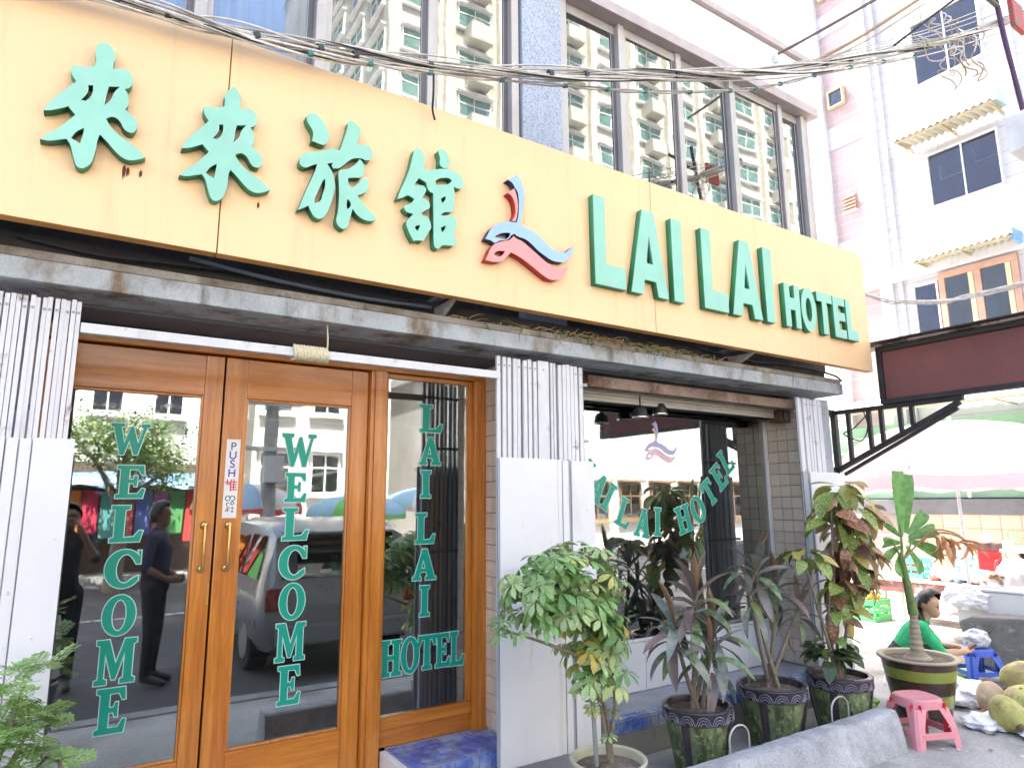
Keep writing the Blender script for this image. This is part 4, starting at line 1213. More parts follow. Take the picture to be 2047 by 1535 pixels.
# ------------------------------------------------------------------ plants
def leafmesh(name, L, W, droop, mat, shape='lance', a0=0., fold=.25, n=6, twist=0.):
    vs, fs = [], []
    x = z = 0.
    for i in range(n + 1):
        s = i / n
        th = a0 - droop * s
        if i:
            x += math.cos(th) * L / n
            z += math.sin(th) * L / n
        if shape == 'lance':
            wd = W * (math.sin(PI * min(1, s * .92 + .06)) ** .8)
        elif shape == 'ovate':
            wd = W * (math.sin(PI * s ** .8) ** .75 if 0 < s < 1 else .03)
        elif shape == 'fish':
            wd = W * (.3 + .7 * min(1, s * 1.5)) * (1 if s < .99 else .8)
        elif shape == 'obovate':
            wd = W * (math.sin(PI * s ** 1.5) ** .8 if 0 < s < 1 else .05)
        else:
            wd = W * (min(1, s * 5 + .35) * (1 if s < .75 else max(.04, (1 - s) / .25)))
        nx, nz = -math.sin(th), math.cos(th)
        lift = fold * wd / 2
        tw = twist * s
        for side in (-1, 0, 1):
            y = side * wd / 2
            h = lift * abs(side)
            vs.append((x + nx * h, y * math.cos(tw) - 0, z + nz * h + y * math.sin(tw)))
    for i in range(n):
        for k in (0, 1):
            a = i * 3 + k
            fs.append((a, a + 3, a + 4, a + 1))
    return MB().add(vs, fs).mesh(name, mat, 0, 80, False)


def put(name, me, root, pos, az, el, roll=0., s=1.):
    o = bpy.data.objects.new(name, me)
    COL.objects.link(o)
    o.parent = root
    o.matrix_local = Matrix.Translation(pos) @ Matrix.Rotation(az, 4, 'Z') @ Matrix.Rotation(-el, 4, 'Y') @ Matrix.Rotation(roll, 4, 'X') @ Matrix.Scale(s, 4)
    return o


def local(name, mb, mats, root, smooth=60, bevel=0.):
    o = bpy.data.objects.new(name, mb.mesh(name, mats, bevel, smooth))
    COL.objects.link(o)
    o.parent = root
    return o


SOIL = M('potting_soil', (.17, .13, .1), .95, var=.4, vs=20, bump=.9, bs=70, spots=((.34, .28, .22), 30, .55, .7))
GLAZE = M('dark_glaze', (.045, .035, .045), .28, var=.3, vs=10, coat=.3, spots=((.2, .2, .24), 14, .66, .8))
MOSS = M('mossy_glaze', (.17, .22, .1), .5, var=.4, vs=7, spots=[((.05, .07, .03), 9, .46, .6, (1.6, 1.6, .6)), ((.4, .42, .2), 22, .56, .7), ((.02, .025, .015), 16, .58, .68)], bump=.3)
BARK = M('plant_stem', (.22, .18, .13), .85, var=.3, vs=30, bump=.4)
BARKG = M('green_stem', (.14, .2, .06), .6, var=.3, vs=20)


def ornate_pot(root, H, r_top, r_bot):
    prof = [(0, .0), (r_bot, 0), (r_bot * 1.02, .02)]
    for k in range(1, 8):
        s = k / 7
        prof.append((r_bot + (r_top - r_bot) * s ** .8, .02 + s * (H - .1)))
    p = local('pot', MB().lathe(prof, (0, 0, 0), 32), MOSS, root)
    rim = [(r_top * .985, H - .085), (r_top + .012, H - .078), (r_top + .014, H - .02), (r_top + .02, H - .008), (r_top + .012, H), (r_top - .012, H), (r_top - .018, H - .03), (r_top - .02, H - .06)]
    rb = local('rim_band', MB().lathe(rim, (0, 0, 0), 36), GLAZE, p)
    mb = MB()
    for k in range(14):
        a = 2 * PI * k / 14
        for j in range(3):
            hw = .215 - j * .06
            pts = []
            for u in range(7):
                t = -1 + u / 3
                aa = a + t * hw
                pts.append(((r_top + .016) * math.cos(aa), (r_top + .016) * math.sin(aa), H - .072 + (.05 - j * .016) * (1 - t * t) ** .6))
            mb.tube(pts, .0032, 4)
    local('relief', mb, M('relief_glaze', (.2, .19, .23), .3, var=.2), rb)['kind'] = 'stuff'
    for k in range(4):
        a = 2 * PI * k / 4 + .35
        mb = MB()
        for da in (0,):
            vs = []
            for s in (0, .25, .5, .75, 1):
                r = r_bot + (r_top - r_bot) * s ** .8 + .006
                z = .02 + s * (H - .1)
                for d in (-.13, -.09, .09, .13):
                    rr_ = r + (.006 if abs(d) < .1 else -.004)
                    vs.append((rr_ * math.cos(a + d), rr_ * math.sin(a + d), z))
            fs = []
            for i in range(4):
                for j in range(3):
                    b = i * 4 + j
                    fs.append((b, b + 1, b + 5, b + 4))
            mb.add(vs, fs)
        local('strip', mb, GLAZE, p)
    s = local('soil', MB().lathe([(0, H - .028), (r_top * .5, H - .032), (r_top - .015, H - .04)], (0, 0, 0), 24), SOIL, root)
    return p


CORDA = leafmat('cordyline_leaf', (.17, .22, .175), (.29, .28, .265), (.27, .19, .175), .4, .65, .3, .35, 8, .6)
CORDG = leafmat('cordyline_green', (.2, .31, .13), (.14, .16, .11), (.36, .36, .09), .45, .6, .35, .3, 9, .7)
CORDN = leafmat('cordyline_new', (.26, .13, .08), (.22, .17, .1), None, .4, .6, .4, .2)
cl = [leafmesh('leaf', 1, .21, d, CORDA, 'lance', .15, .35, 7) for d in (.7, 1.2, 1.7)] + [leafmesh('leaf', 1, .2, 1.3, CORDG, 'lance', .15, .35, 7)]
cn = leafmesh('leaf', 1, .17, .25, CORDN, 'lance', .0, .6, 6)


def cordyline(label, loc, heads, seed, H, rt, rb_, Lf=.3):
    q = random.Random(seed)
    root = thing('potted_cordyline', label, 'plant', loc, 'potted plants behind the kerb wall')
    ornate_pot(root, H, rt, rb_)
    for hi, (hx, hy, hz, n, sc_) in enumerate(heads):
        base = Vector((q.uniform(-.04, .04), q.uniform(-.04, .04), H - .05))
        top = Vector((hx, hy, hz))
        mid = base.lerp(top, .5) + Vector((q.uniform(-.03, .03), q.uniform(-.02, .02), 0))
        local('stem', MB().tube(cr([base, mid, top], 6), [.016 - .006 * k / 12 for k in range(13)], 8), BARK, root)
        az = q.uniform(0, 6)
        for k in range(n):
            s = k / n
            az += 2.4 + q.uniform(-.3, .3)
            el = -.55 + 1.65 * s ** 1.3 + q.uniform(-.15, .15)
            p = top + Vector((0, 0, -.14 * (1 - s) + .03))
            me = cl[0] if s > .75 else (cl[q.choice((0, 1, 1, 2, 3))])
            put('leaf', me, root, p + Vector((.008 * math.cos(az), .008 * math.sin(az), 0)), az, el, q.uniform(-.4, .4), Lf * sc_ * q.uniform(.75, 1.1))
        for k in range(2):
            put('leaf', cn, root, top + Vector((0, 0, .02)), q.uniform(0, 6), 1.3 + q.uniform(-.15, .15), 0, Lf * sc_ * q.uniform(.8, 1.0))
    return root


cordyline('bronze cordyline in a mossy ornate pot, nearest of the two cordylines', (3.3, -.47, 0), [(.03, .0, .98, 19, 1.15), (-.13, .03, .82, 16, 1.05), (.17, -.02, .78, 17, 1.05), (.06, -.08, .68, 11, .9)], 21, .385, .195, .14, .3)
cordyline('taller bronze and green cordyline in a mossy ornate pot, second along', (4.05, -.45, 0), [(-.08, .0, 1.12, 17, 1.1), (.15, .02, 1.0, 15, 1.0), (.3, -.04, .85, 11, .85), (-.2, -.03, .98, 11, .85)], 22, .39, .21, .15, .28)

# croton
CRG = leafmat('croton_green', (.14, .25, .07), (.46, .48, .12), (.5, .42, .13), .5, .58, .3, .25, 18, .6)
CRR = leafmat('croton_red', (.26, .1, .07), (.44, .27, .13), (.12, .07, .055), .46, .6, .3, .3, 12, .65)
CRP = leafmat('croton_pink', (.52, .3, .2), (.46, .4, .14), None, .45, .6, .35, .25, 14)
CRD = leafmat('croton_dark', (.05, .09, .04), (.12, .14, .045), None, .5, .65, .3, .3, 14)
kl = {m_: [leafmesh('leaf', 1, .5, d, m_, 'ovate', .1, .22, 6) for d in (.6, 1.1)] for m_ in (CRG, CRR, CRP, CRD)}
q = random.Random(31)
CT = thing('potted_croton', 'tall croton with drooping yellow, green and maroon leaves in a mossy ornate pot', 'plant', (4.62, -.58, 0), 'potted plants behind the kerb wall')
ornate_pot(CT, .4, .2, .145)
stems = [[(0, 0, .36), (.03, .0, .8), (.1, .02, 1.25), (.3, .03, 1.62)], [(0, .01, .36), (-.03, .02, .75), (.05, .0, 1.2), (.12, .02, 1.55)], [(-.02, 0, .36), (-.12, .0, .7), (-.24, .02, 1.1), (-.3, .02, 1.24)], [(.02, .0, .36), (.12, -.02, .7), (.3, .0, 1.0), (.42, .02, 1.25)]]
for s_ in stems:
    local('stem', MB().tube(cr(s_, 6), [.014 - .008 * k / 18 for k in range(19)], 7), BARK, CT)


def cluster(cx, cy, cz, n, spr, mats_, size, up=.0):
    for k in range(n):
        az = q.uniform(0, 2 * PI)
        r = spr * q.uniform(.1, 1)
        p = Vector((cx + r * math.cos(az), cy + .7 * r * math.sin(az), cz + q.uniform(-.5, .5) * spr))
        put('leaf', q.choice(kl[q.choice(mats_)]), CT, p, az + q.uniform(-.5, .5), up + q.uniform(-1.15, .1), q.uniform(-.5, .5), size * q.uniform(.8, 1.3))


cluster(.2, 0, 1.66, 26, .13, (CRG, CRG, CRG, CRP), .2, .35)
cluster(.38, 0, 1.5, 20, .13, (CRG, CRG, CRP), .2, .1)
cluster(.12, 0, 1.46, 20, .13, (CRR, CRP, CRG, CRG), .19)
cluster(.34, 0, 1.28, 24, .15, (CRR, CRG, CRG, CRP), .2)
cluster(.12, 0, 1.2, 18, .11, (CRD, CRR, CRR), .17)
cluster(.33, 0, 1.07, 22, .14, (CRG, CRG, CRP, CRR), .19)
cluster(.14, 0, .98, 18, .13, (CRD, CRG, CRG, CRR), .18)
cluster(.06, 0, .78, 15, .11, (CRD, CRR, CRG), .15)
cluster(-.28, 0, 1.2, 15, .1, (CRG, CRG, CRD), .16, .3)
cluster(-.12, 0, .56, 22, .12, (CRD,), .15, .5)
cluster(.03, 0, .6, 10, .12, (CRD, CRG), .14, .4)

# palm in the striped pot
STB = M('pot_brown_glaze', (.055, .03, .022), .25, var=.2, coat=.4)
STG = M('pot_green_glaze', (.25, .3, .05), .28, var=.12, coat=.4, spots=((.12, .14, .03), 8, .62, .8))
PLM = leafmat('palm_green', (.1, .25, .05), (.16, .36, .1), None, .4, .6, .35, .25, 6)
PLB = leafmat('palm_dry', (.55, .24, .09), (.65, .4, .22), None, .4, .6, .6, .25, 10)
PT = thing('potted_palm', 'young palm with a ringed trunk in a striped brown and green pot', 'plant', (5.43, -.72, 0))
prof = [(0, .0), (.17, 0), (.178, .012), (.188, .06), (.199, .115), (.209, .165), (.216, .205), (.224, .25), (.233, .3), (.239, .335), (.245, .375), (.25, .41), (.252, .425), (.275, .43), (.278, .44), (.27, .447), (.235, .442), (.23, .41)]
mis = [0, 0, 0, 0, 1, 1, 0, 0, 1, 1, 0, 0, 0, 2, 2, 2, 2]
local('pot', MB().lathe(prof, (0, 0, 0), 36, 0, mis), [STB, STG, M('pot_rim', (.42, .36, .24), .5, var=.2)], PT, 35)
local('soil', MB().lathe([(0, .432), (.12, .425), (.231, .415)], (0, 0, 0), 24), SOIL, PT)
tr = MB()
prof = []
for k in range(26):
    z = .42 + k * .013
    r = .05 - .001 * k + (.004 if k % 3 == 0 else 0)
    if k < 4:
        r += (4 - k) * .014
    prof.append((r, z))
tr.lathe(prof, (0, 0, 0), 16, 0)
local('trunk', tr, M('palm_trunk', (.36, .29, .2), .7, var=.3, vs=6, stretch=(1, 1, 12), bump=.3), PT, 30)
local('crown_shaft', MB().tube(cr([(0, 0, .74), (-.02, .0, .86), (-.055, .0, 1.02), (-.085, 0, 1.15)], 5), [.037 - .015 * k / 15 for k in range(16)], 12), BARKG, PT)
fork = Vector((-.08, 0, 1.13))
for tip, r0 in (((-.06, 0, 1.42), .012), ((-.17, .02, 1.3), .009), ((.12, 0, 1.3), .009)):
    local('leaf_stalk', MB().tube(cr([fork, fork.lerp(Vector(tip), .5) + Vector((.01, 0, 0)), tip], 5), [r0 * (1 - .05 * k) for k in range(11)], 7), BARKG, PT)
bl = [leafmesh('blade', 1, w_, d_, PLM, 'fish', .0, .35, 7) for w_, d_ in ((.21, .1), (.4, .3), (.5, .7))]
bd = [leafmesh('blade', 1, .16, d_, PLB, 'strap', .0, .4, 7) for d_ in (1.1, 1.8)]
VR = Vector((.84, -.54, 0))
VT = math.atan2(-.54, .84)
for p, az, el, me, s_, rl in (((-.06, 0, 1.32), VT, 1.5, bl[0], .5, 1.5), ((.04, .01, 1.34), VT, 1.42, bl[0], .46, 1.5), ((.05, .0, 1.33), VT, .8, bl[1], .24, 1.4), ((.05, .0, 1.3), VT, .3, bl[1], .26, 1.3), ((.04, .0, 1.28), VT, -.35, bl[1], .27, 1.2), ((.0, .0, 1.24), VT, -1.0, bl[1], .24, 1.1), ((-.08, 0, 1.27), VT + 3.1, .1, bl[2], .17, 1.3), ((-.08, 0, 1.24), VT + 3.1, -.5, bl[2], .2, 1.2), ((-.06, 0, 1.2), VT + 3.1, -1.1, bl[2], .2, 1.1), ((-.07, .0, 1.32), VT + 3.1, .8, bl[1], .15, 1.4)):
    put('blade', me, PT, Vector(p), az, el, rl, s_)
q = random.Random(8)
local('leaf_stalk', MB().tube(cr([fork, (.06, -.04, 1.24), (.2, -.12, 1.36), (.34, -.2, 1.34), (.42, -.25, 1.27)], 5), .007, 6), M('dry_stalk', (.35, .2, .1), .8), PT)
for k in range(24):
    s_ = k / 23
    p = Vector((.16, -.1, 1.33)).lerp(Vector((.44, -.26, 1.25)), s_)
    put('blade', q.choice(bd), PT, p, VT + q.uniform(-.9, .9) + (PI if k % 5 == 0 else 0), q.uniform(-1.3, .4), q.uniform(-.8, .8), q.uniform(.16, .26))

# variegated schefflera
SCH = leafmat('schefflera_green', (.14, .32, .08), (.3, .47, .18), None, .42, .6, .3, .3, 20)
SCV = leafmat('schefflera_pale', (.26, .42, .16), (.52, .58, .3), (.54, .5, .14), .45, .62, .32, .25, 24, .75)
SCY = leafmat('schefflera_yellow', (.55, .36, .05), (.5, .42, .1), None, .4, .6, .4, .25)


def palmate(mat, n, droop, seed):
    q = random.Random(seed)
    mb = MB()
    for k in range(n):
        az = 2 * PI * k / n + q.uniform(-.15, .15)
        L = q.uniform(.75, 1.05)
        el = .25 - droop + q.uniform(-.15, .15)
        lm = leafmesh('x', L, .36, .8, mat, 'obovate', 0, .2, 4)
        Mx = Matrix.Rotation(az, 4, 'Z') @ Matrix.Translation((.12, 0, 0)) @ Matrix.Rotation(-el, 4, 'Y')
        mb.add([Mx @ v.co for v in lm.vertices], [tuple(p.vertices) for p in lm.polygons])
        bpy.data.meshes.remove(lm)
    mb.tube([(0, 0, -.35), (0, 0, -.1), (0, 0, 0)], .018, 4)
    return mb.mesh('leaf_rosette', mat, 0, 70, False)


ros = [palmate(SCH, 8, 0, 1), palmate(SCH, 7, .35, 2), palmate(SCV, 8, .1, 3), palmate(SCV, 7, .5, 4), palmate(SCY, 6, .6, 5)]
SH = thing('potted_schefflera', 'variegated schefflera with mint and yellow leaves in a cream bowl pot', 'plant', (2.42, -.66, 0))
local('pot', MB().lathe([(0, 0), (.12, 0), (.13, .02), (.165, .14), (.185, .25), (.195, .285), (.2, .3), (.193, .308), (.178, .3), (.17, .26)], (0, 0, 0), 32), M('pot_cream', (.52, .5, .36), .5, var=.12, spots=((.3, .29, .18), 5, .56, .76)), SH, 40)
local('soil', MB().lathe([(0, .275), (.1, .27), (.171, .262)], (0, 0, 0), 24), SOIL, SH)
local('support_stick', MB().tube([(-.06, .02, .25), (-.09, .03, .98)], .012, 8), M('stick_grey', (.3, .29, .28), .8), SH)
branches = [[(.02, 0, .25), (-.03, 0, .5), (-.1, .0, .78), (-.18, .0, 1.05), (-.27, .02, 1.28)], [(.03, 0, .25), (.0, 0, .5), (-.07, .0, .72), (-.06, .0, 1.0), (.0, .0, 1.2)], [(-.09, 0, .78), (-.25, -.02, .85), (-.45, -.02, .93), (-.62, -.02, .99)], [(-.15, 0, .95), (-.3, .0, 1.1), (-.48, .0, 1.2)], [(.0, 0, .3), (.03, -.03, .6), (-.03, -.02, .9)]]
for b in branches:
    local('stem', MB().tube(cr(b, 6), [.013 - .0085 * k / ((len(b) - 1) * 6) for k in range((len(b) - 1) * 6 + 1)], 7), BARK, SH)
q = random.Random(14)
cn_ = 0
while cn_ < 170:
    x = q.uniform(-.64, .13)
    z = q.uniform(.66, 1.4)
    # crown shaped like the photo: broad top leaning left, narrowing down the stem
    ok = ((x + .24) / .34) ** 2 + ((z - 1.18) / .2) ** 2 < 1 or ((x + .05) / .17) ** 2 + ((z - .96) / .3) ** 2 < 1 or ((x + .09) / .1) ** 2 + ((z - .72) / .12) ** 2 < 1
    if not ok:
        continue
    cn_ += 1
    y = q.uniform(-.15, .13)
    low = z < 1.02
    me = q.choice((ros[0], ros[1], ros[2], ros[2], ros[3])) if not low else q.choice((ros[1], ros[1], ros[3], ros[3], ros[2], ros[4] if q.random() < .3 else ros[1]))
    out = Vector((x + .15, y * 2, z - 1.0))
    az = math.atan2(out.y, out.x) if out.length > .01 else 0
    tilt = q.uniform(.1, .9)
    put('leaf_rosette', me, SH, (x, y, z), az, -tilt * .9 + .0, q.uniform(-.3, .3), q.uniform(.08, .115))
for p in ((-.62, -.02, 1.0), (-.66, -.03, 1.05), (-.6, .0, 1.06), (-.58, -.05, .98), (-.64, .03, 1.02), (-.66, 0, .97)):
    put('leaf_rosette', q.choice(ros[:2]), SH, p, q.uniform(0, 6), q.uniform(-.6, 0), q.uniform(-.4, .4), .062)
for p in ((-.12, -.03, .56), (.0, -.04, .55), (-.02, -.03, .42), (-.1, .0, .58), (.05, .0, .5)):
    put('leaf_rosette', ros[2], SH, p, q.uniform(0, 6), q.uniform(-.5, .1), q.uniform(-.4, .4), .05)

# fine leaved aralia at the lower left
ARA = leafmat('aralia_green', (.22, .37, .1), (.36, .52, .18), None, .42, .6, .4, .25, 20)


def fern(seed):
    q = random.Random(seed)
    mb = MB()
    mb.tube([(0, 0, 0), (.5, 0, .06), (1, 0, 0)], .012, 4)
    for k in range(6):
        s = .15 + .85 * k / 5
        for sd in (-1, 1):
            n = 2
            L = .4 * (1 - .5 * s)
            for j in range(n):
                u = (j + 1) / n
                p = Vector((s + .25 * u * L, sd * u * L, .05 - .1 * u))
                for dd in (-1, 1):
                    a = .3 * (1 - .3 * u)
                    d = Vector((.75, sd * .4 + dd * .75, q.uniform(-.25, .25))).normalized() * a
                    nrm = Vector((-d.y, d.x, 0)).normalized() * a * .3
                    mb.add([p, p + d * .5 + nrm, p + d, p + d * .5 - nrm], [(0, 1, 2, 3)])
    return mb.mesh('frond', ARA, 0, None, False)


fr_ = [fern(1), fern(2), fern(3)]
AR = thing('potted_aralia', 'bright green fine leaved aralia in front of the left gate', 'plant', (-.16, -.52, 0))
local('pot', MB().lathe([(0, 0), (.11, 0), (.125, .03), (.16, .5), (.175, .6), (.18, .64), (.165, .645), (.15, .6)], (0, 0, 0), 28), M('pot_navy', (.035, .04, .09), .35, var=.2), AR, 40)
local('soil', MB().lathe([(0, .6), (.152, .59)], (0, 0, 0), 20), SOIL, AR)
q = random.Random(17)
for b, n, sp_ in (([(0, 0, .58), (.02, 0, .74), (.055, .0, .9), (.07, 0, 1.0)], 17, .11), ([(-.02, 0, .58), (-.04, 0, .7), (-.07, -.02, .82)], 24, .12), ([(.0, .03, .58), (.05, .0, .72), (.11, .0, .86)], 22, .08), ([(-.03, 0, .58), (-.1, -.02, .7)], 20, .13), ([(0, 0, .58), (.0, -.03, .68), (.02, -.05, .78)], 20, .13), ([(.0, .0, .58), (.09, .0, .66), (.16, .01, .74)], 4, .04), ([(.0, .0, .58), (.1, -.03, .62), (.19, -.04, .66), (.2, -.04, .74)], 4, .04)):
    local('stem', MB().tube(cr(b, 5), [.011 - .006 * k / ((len(b) - 1) * 5) for k in range((len(b) - 1) * 5 + 1)], 6), BARK, AR)
    for k in range(n):
        p = Vector(b[-1]) + Vector((q.uniform(-1, 1), q.uniform(-1, 1), q.uniform(-.8, .7))) * sp_ * .6
        put('frond', q.choice(fr_), AR, p, q.uniform(0, 6.28), q.uniform(-.5, .6), q.uniform(-.5, .5), q.uniform(.07, .11))

# orange foliage standing inside the display window
ORL = leafmat('orange_leaf', (.75, .26, .02), (.85, .45, .05), None, .4, .6, .5, .25, 10)
ol = [leafmesh('leaf', 1, .4, d_, ORL, 'ovate', .1, .2, 5) for d_ in (.5, 1.2)]
OP = thing('indoor_plant', 'orange leaved plant standing inside the display window at its left end', 'plant', (3.42, .52, .05))
local('pot', MB().lathe([(0, 0), (.1, 0), (.14, .3), (.15, .32), (.13, .32), (.12, .28)], (0, 0, 0), 20), STB, OP, 40)
q = random.Random(91)
for b in ([(0, 0, .3), (-.02, 0, .8), (.0, -.02, 1.45)], [(0, 0, .3), (.06, -.03, .7), (.08, -.05, 1.1)]):
    local('stem', MB().tube(cr(b, 5), .012, 6), BARK, OP)
for k in range(70):
    z = q.uniform(.5, 1.5)
    put('leaf', q.choice(ol), OP, (q.uniform(-.1, .1), q.uniform(-.12, .02), z), q.uniform(0, 6.28), q.uniform(-.9, .3), q.uniform(-.4, .4), q.uniform(.1, .17))

# ------------------------------------------------------------------ stools, fruit, bags on the pavement
def stool(label, loc, rz, mat, inner, H=.29, a=.135, b=.175):
    root = thing('plastic_stool', label, 'stool', loc, 'plastic stools')
    root.rotation_euler = (0, 0, rz)

    def ring(h, n=28, p=3.2):
        return [(h * math.copysign(abs(math.cos(2 * PI * k / n)) ** (2 / p), math.cos(2 * PI * k / n)), h * math.copysign(abs(math.sin(2 * PI * k / n)) ** (2 / p), math.sin(2 * PI * k / n))) for k in range(n)]
    mb = MB()
    lay = [(a * .6, H - .004), (a * .93, H), (a * 1.0, H - .008), (a * 1.03, H - .03), (a * 1.045, H - .06), (a * 1.0, H - .06), (a * .97, H - .025)]
    vs = []
    for h, z in lay:
        vs += [(x, y, z) for x, y in ring(h)]
    fs = [tuple(range(28))[::-1]]
    for i in range(len(lay) - 1):
        for k in range(28):
            k2 = (k + 1) % 28
            fs.append((i * 28 + k, i * 28 + k2, (i + 1) * 28 + k2, (i + 1) * 28 + k))
    mb.add(vs, fs)
    local('seat', mb, mat, root, 35)
    for sx, sy in ((-1, -1), (1, -1), (1, 1), (-1, 1)):
        mb = MB()
        vs = []
        prof = [(-.062, .0), (-.03, .012), (.0, .022), (0, 0)]
        for z, hh, wd in ((H - .055, a * 1.035, .085), (H * .45, a * 1.035 + (b - a) * .6, .062), (0, b, .056)):
            vs += [(sx * hh, sy * (hh - wd), z), (sx * hh, sy * (hh - .016), z), (sx * (hh - .016), sy * hh, z), (sx * (hh - wd), sy * hh, z), (sx * (hh - wd), sy * (hh - .006), z), (sx * (hh - .02), sy * (hh - .02), z), (sx * (hh - .006), sy * (hh - wd), z)]
        fs = []
        for i in range(2):
            for k in range(7):
                k2 = (k + 1) % 7
                fs.append((i * 7 + k, i * 7 + k2, (i + 1) * 7 + k2, (i + 1) * 7 + k))
        fs += [tuple(range(14, 21)), tuple(range(7))]
        mb.add(vs, fs)
        local('leg', mb, mat, root, 35)
    hh = a * 1.035 + (b - a) * .72
    for k in range(4):
        mb = MB().box(-(hh - .045), hh - .045, hh - .006, hh + .001, H * .2, H * .34)
        o = local('rail', mb, mat, root, None, .002)
        o.rotation_euler = (0, 0, k * PI / 2)
    mb = MB()
    for k in range(4):
        c_, s_ = math.cos(k * PI / 2), math.sin(k * PI / 2)
        for sg in (-1, 1):
            x0, y0 = sg * a * .72, a * .95
            mb.obox((c_ * x0 - s_ * y0, s_ * x0 + c_ * y0, H * .55), (.004, .03, H * .7), Matrix.Rotation(k * PI / 2, 3, 'Z'))
    local('inner_rib', mb, inner, root)
    return root


PINKP = M('pink_plastic', (.78, .3, .33), .35, var=.06, vs=4, spots=((.6, .22, .24), 3, .6, .85))
REDP = M('red_plastic', (.6, .03, .04), .35, var=.1)
BLUEP = M('blue_plastic', (.06, .13, .6), .35, var=.08)
BLUED = M('blue_plastic_dark', (.02, .05, .3), .4)
stool('small pink plastic stool in front of the striped pot', (4.93, -.94, 0), R(-22), PINKP, REDP, .29, .128, .17)
stool('blue plastic stool with a clear bag on it by the concrete slab', (7.0, -.42, 0), R(-30), BLUEP, BLUED, .27, .135, .17)


def crumple(name, c, r, mat, seed, amp=.35, lvl=4, flat_=1., label=None, cat=None, parent=None, group=None):
    bm = bmesh.new()
    bmesh.ops.create_icosphere(bm, subdivisions=lvl, radius=1)
    off = Vector((seed * 3.1, seed * 1.7, seed))
    for v in bm.verts:
        d = v.co.normalized()
        n1 = noise.noise(d * 2.2 + off)
        n2 = 1 - abs(noise.noise(d * 4.5 + off))
        k = 1 + amp * (n1 + .5 * (n2 - .7))
        v.co = Vector((d.x * r[0] * k, d.y * r[1] * k, d.z * r[2] * k))
        if v.co.z < -r[2] * flat_ * .8:
            v.co.z = -r[2] * flat_ * .8 + .1 * (v.co.z + r[2] * flat_ * .8)
        v.co += Vector(c)
    for f in bm.faces:
        f.smooth = lvl > 3 and amp < .2
    me = bpy.data.meshes.new(name)
    bm.to_mesh(me)
    bm.free()
    me.materials.append(mat)
    o = link(name, me, parent)
    if label:
        tag(o, label, cat, group)
    return o


BAGW = M('white_bag', (.8, .8, .82), .3, var=.06, vs=6)
CLEAR = M('clear_bag', (.75, .77, .82), .15, var=.15, vs=14)
MATS['clear_bag'].node_tree.nodes['Principled BSDF'].inputs['Transmission Weight'].default_value = .35
crumple('plastic_bag', (7.02, -.44, .345), (.125, .1, .085), CLEAR, 2, .28, 3, 1., 'clear plastic bag sitting on the blue stool', 'plastic bag')
crumple('plastic_bag', (6.1, -.66, .075), (.24, .2, .1), BAGW, 5, .4, 4, 1., 'crumpled white plastic bag between the striped pot and the coconuts', 'plastic bag')
crumple('plastic_bag', (5.62, -1.08, .035), (.2, .14, .045), BAGW, 7, .4, 4, 1., 'flat white plastic bag under the nearest coconut', 'plastic bag')
crumple('plastic_bag', (5.66, -1.36, .03), (.16, .1, .04), BAGW, 9, .4, 4, 1., 'white plastic scrap at the right edge below the coconuts', 'plastic bag')
NUT = M('coconut_husk', (.4, .38, .11), .55, var=.3, vs=9, rnd=.15, bump=.5, bs=22, spots=[((.3, .2, .1), 7, .5, .66), ((.52, .44, .26), 12, .58, .72), ((.09, .065, .035), 20, .6, .7)])
NUTB = M('coconut_husk_brown', (.38, .27, .17), .55, var=.25, vs=7, spots=[((.2, .12, .07), 6, .52, .72), ((.55, .45, .3), 9, .6, .75)])


def coconut(label, c, r, ax, mat):
    mb = MB()
    prof = []
    for k in range(17):
        t = -1 + k / 8
        rr_ = (1 - t * t) ** .5 * (1 - .12 * t)
        prof.append((max(.002, rr_), t * 1.3))
    seg = 24
    vs, fs = [], []
    for (rr_, z) in prof:
        for j in range(seg):
            th = 2 * PI * j / seg
            lob = 1 + .05 * math.cos(3 * th)
            vs.append((rr_ * lob * math.cos(th), rr_ * lob * math.sin(th), z))
    for i in range(16):
        for j in range(seg):
            j2 = (j + 1) % seg
            fs.append((i * seg + j, i * seg + j2, (i + 1) * seg + j2, (i + 1) * seg + j))
    rot = Vector(ax).normalized().to_track_quat('Z', 'Y').to_matrix()
    mb.add([Vector(c) + rot @ (Vector(v) * r * (1 + .04 * noise.noise(Vector(v) * 1.3 + Vector(c) * 9))) for v in vs], fs)
    r *= 1.0
    root = thing('coconut', label, 'coconut', (c[0], c[1], c[2] - r), 'heap of green coconuts')
    mb.build('husk', mat, root, 0, 60)
    tip = Vector(c) + rot @ Vector((0, 0, 1.29 * r))
    a = rot @ Vector((0, 0, 1))
    MB().tube([tip - a * .01, tip + a * .004, tip + a * .012], [.028, .024, .01], 9).build('stem_end', M('nut_stem', (.16, .12, .06), .9, var=.3, vs=40), root)


coconut('nearest coconut lying with its stem end toward the viewer', (5.62, -1.2, .115), .108, (-.6, -.7, -.35), NUT)
coconut('brownish coconut at the left of the heap', (5.97, -.96, .11), .1, (.3, .4, .9), NUTB)
coconut('yellow green coconut on top at the back of the heap', (6.45, -1.0, .2), .128, (.9, -.5, .1), NUT)
coconut('middle coconut behind the nearest one', (6.02, -1.15, .13), .115, (.9, -.5, .2), NUT)
coconut('coconut at the right edge beside the nearest one', (5.95, -1.36, .12), .11, (.2, -.9, .3), NUT)
coconut('far coconut at the right edge of the heap', (6.75, -1.05, .16), .1, (.8, .3, .3), NUT)

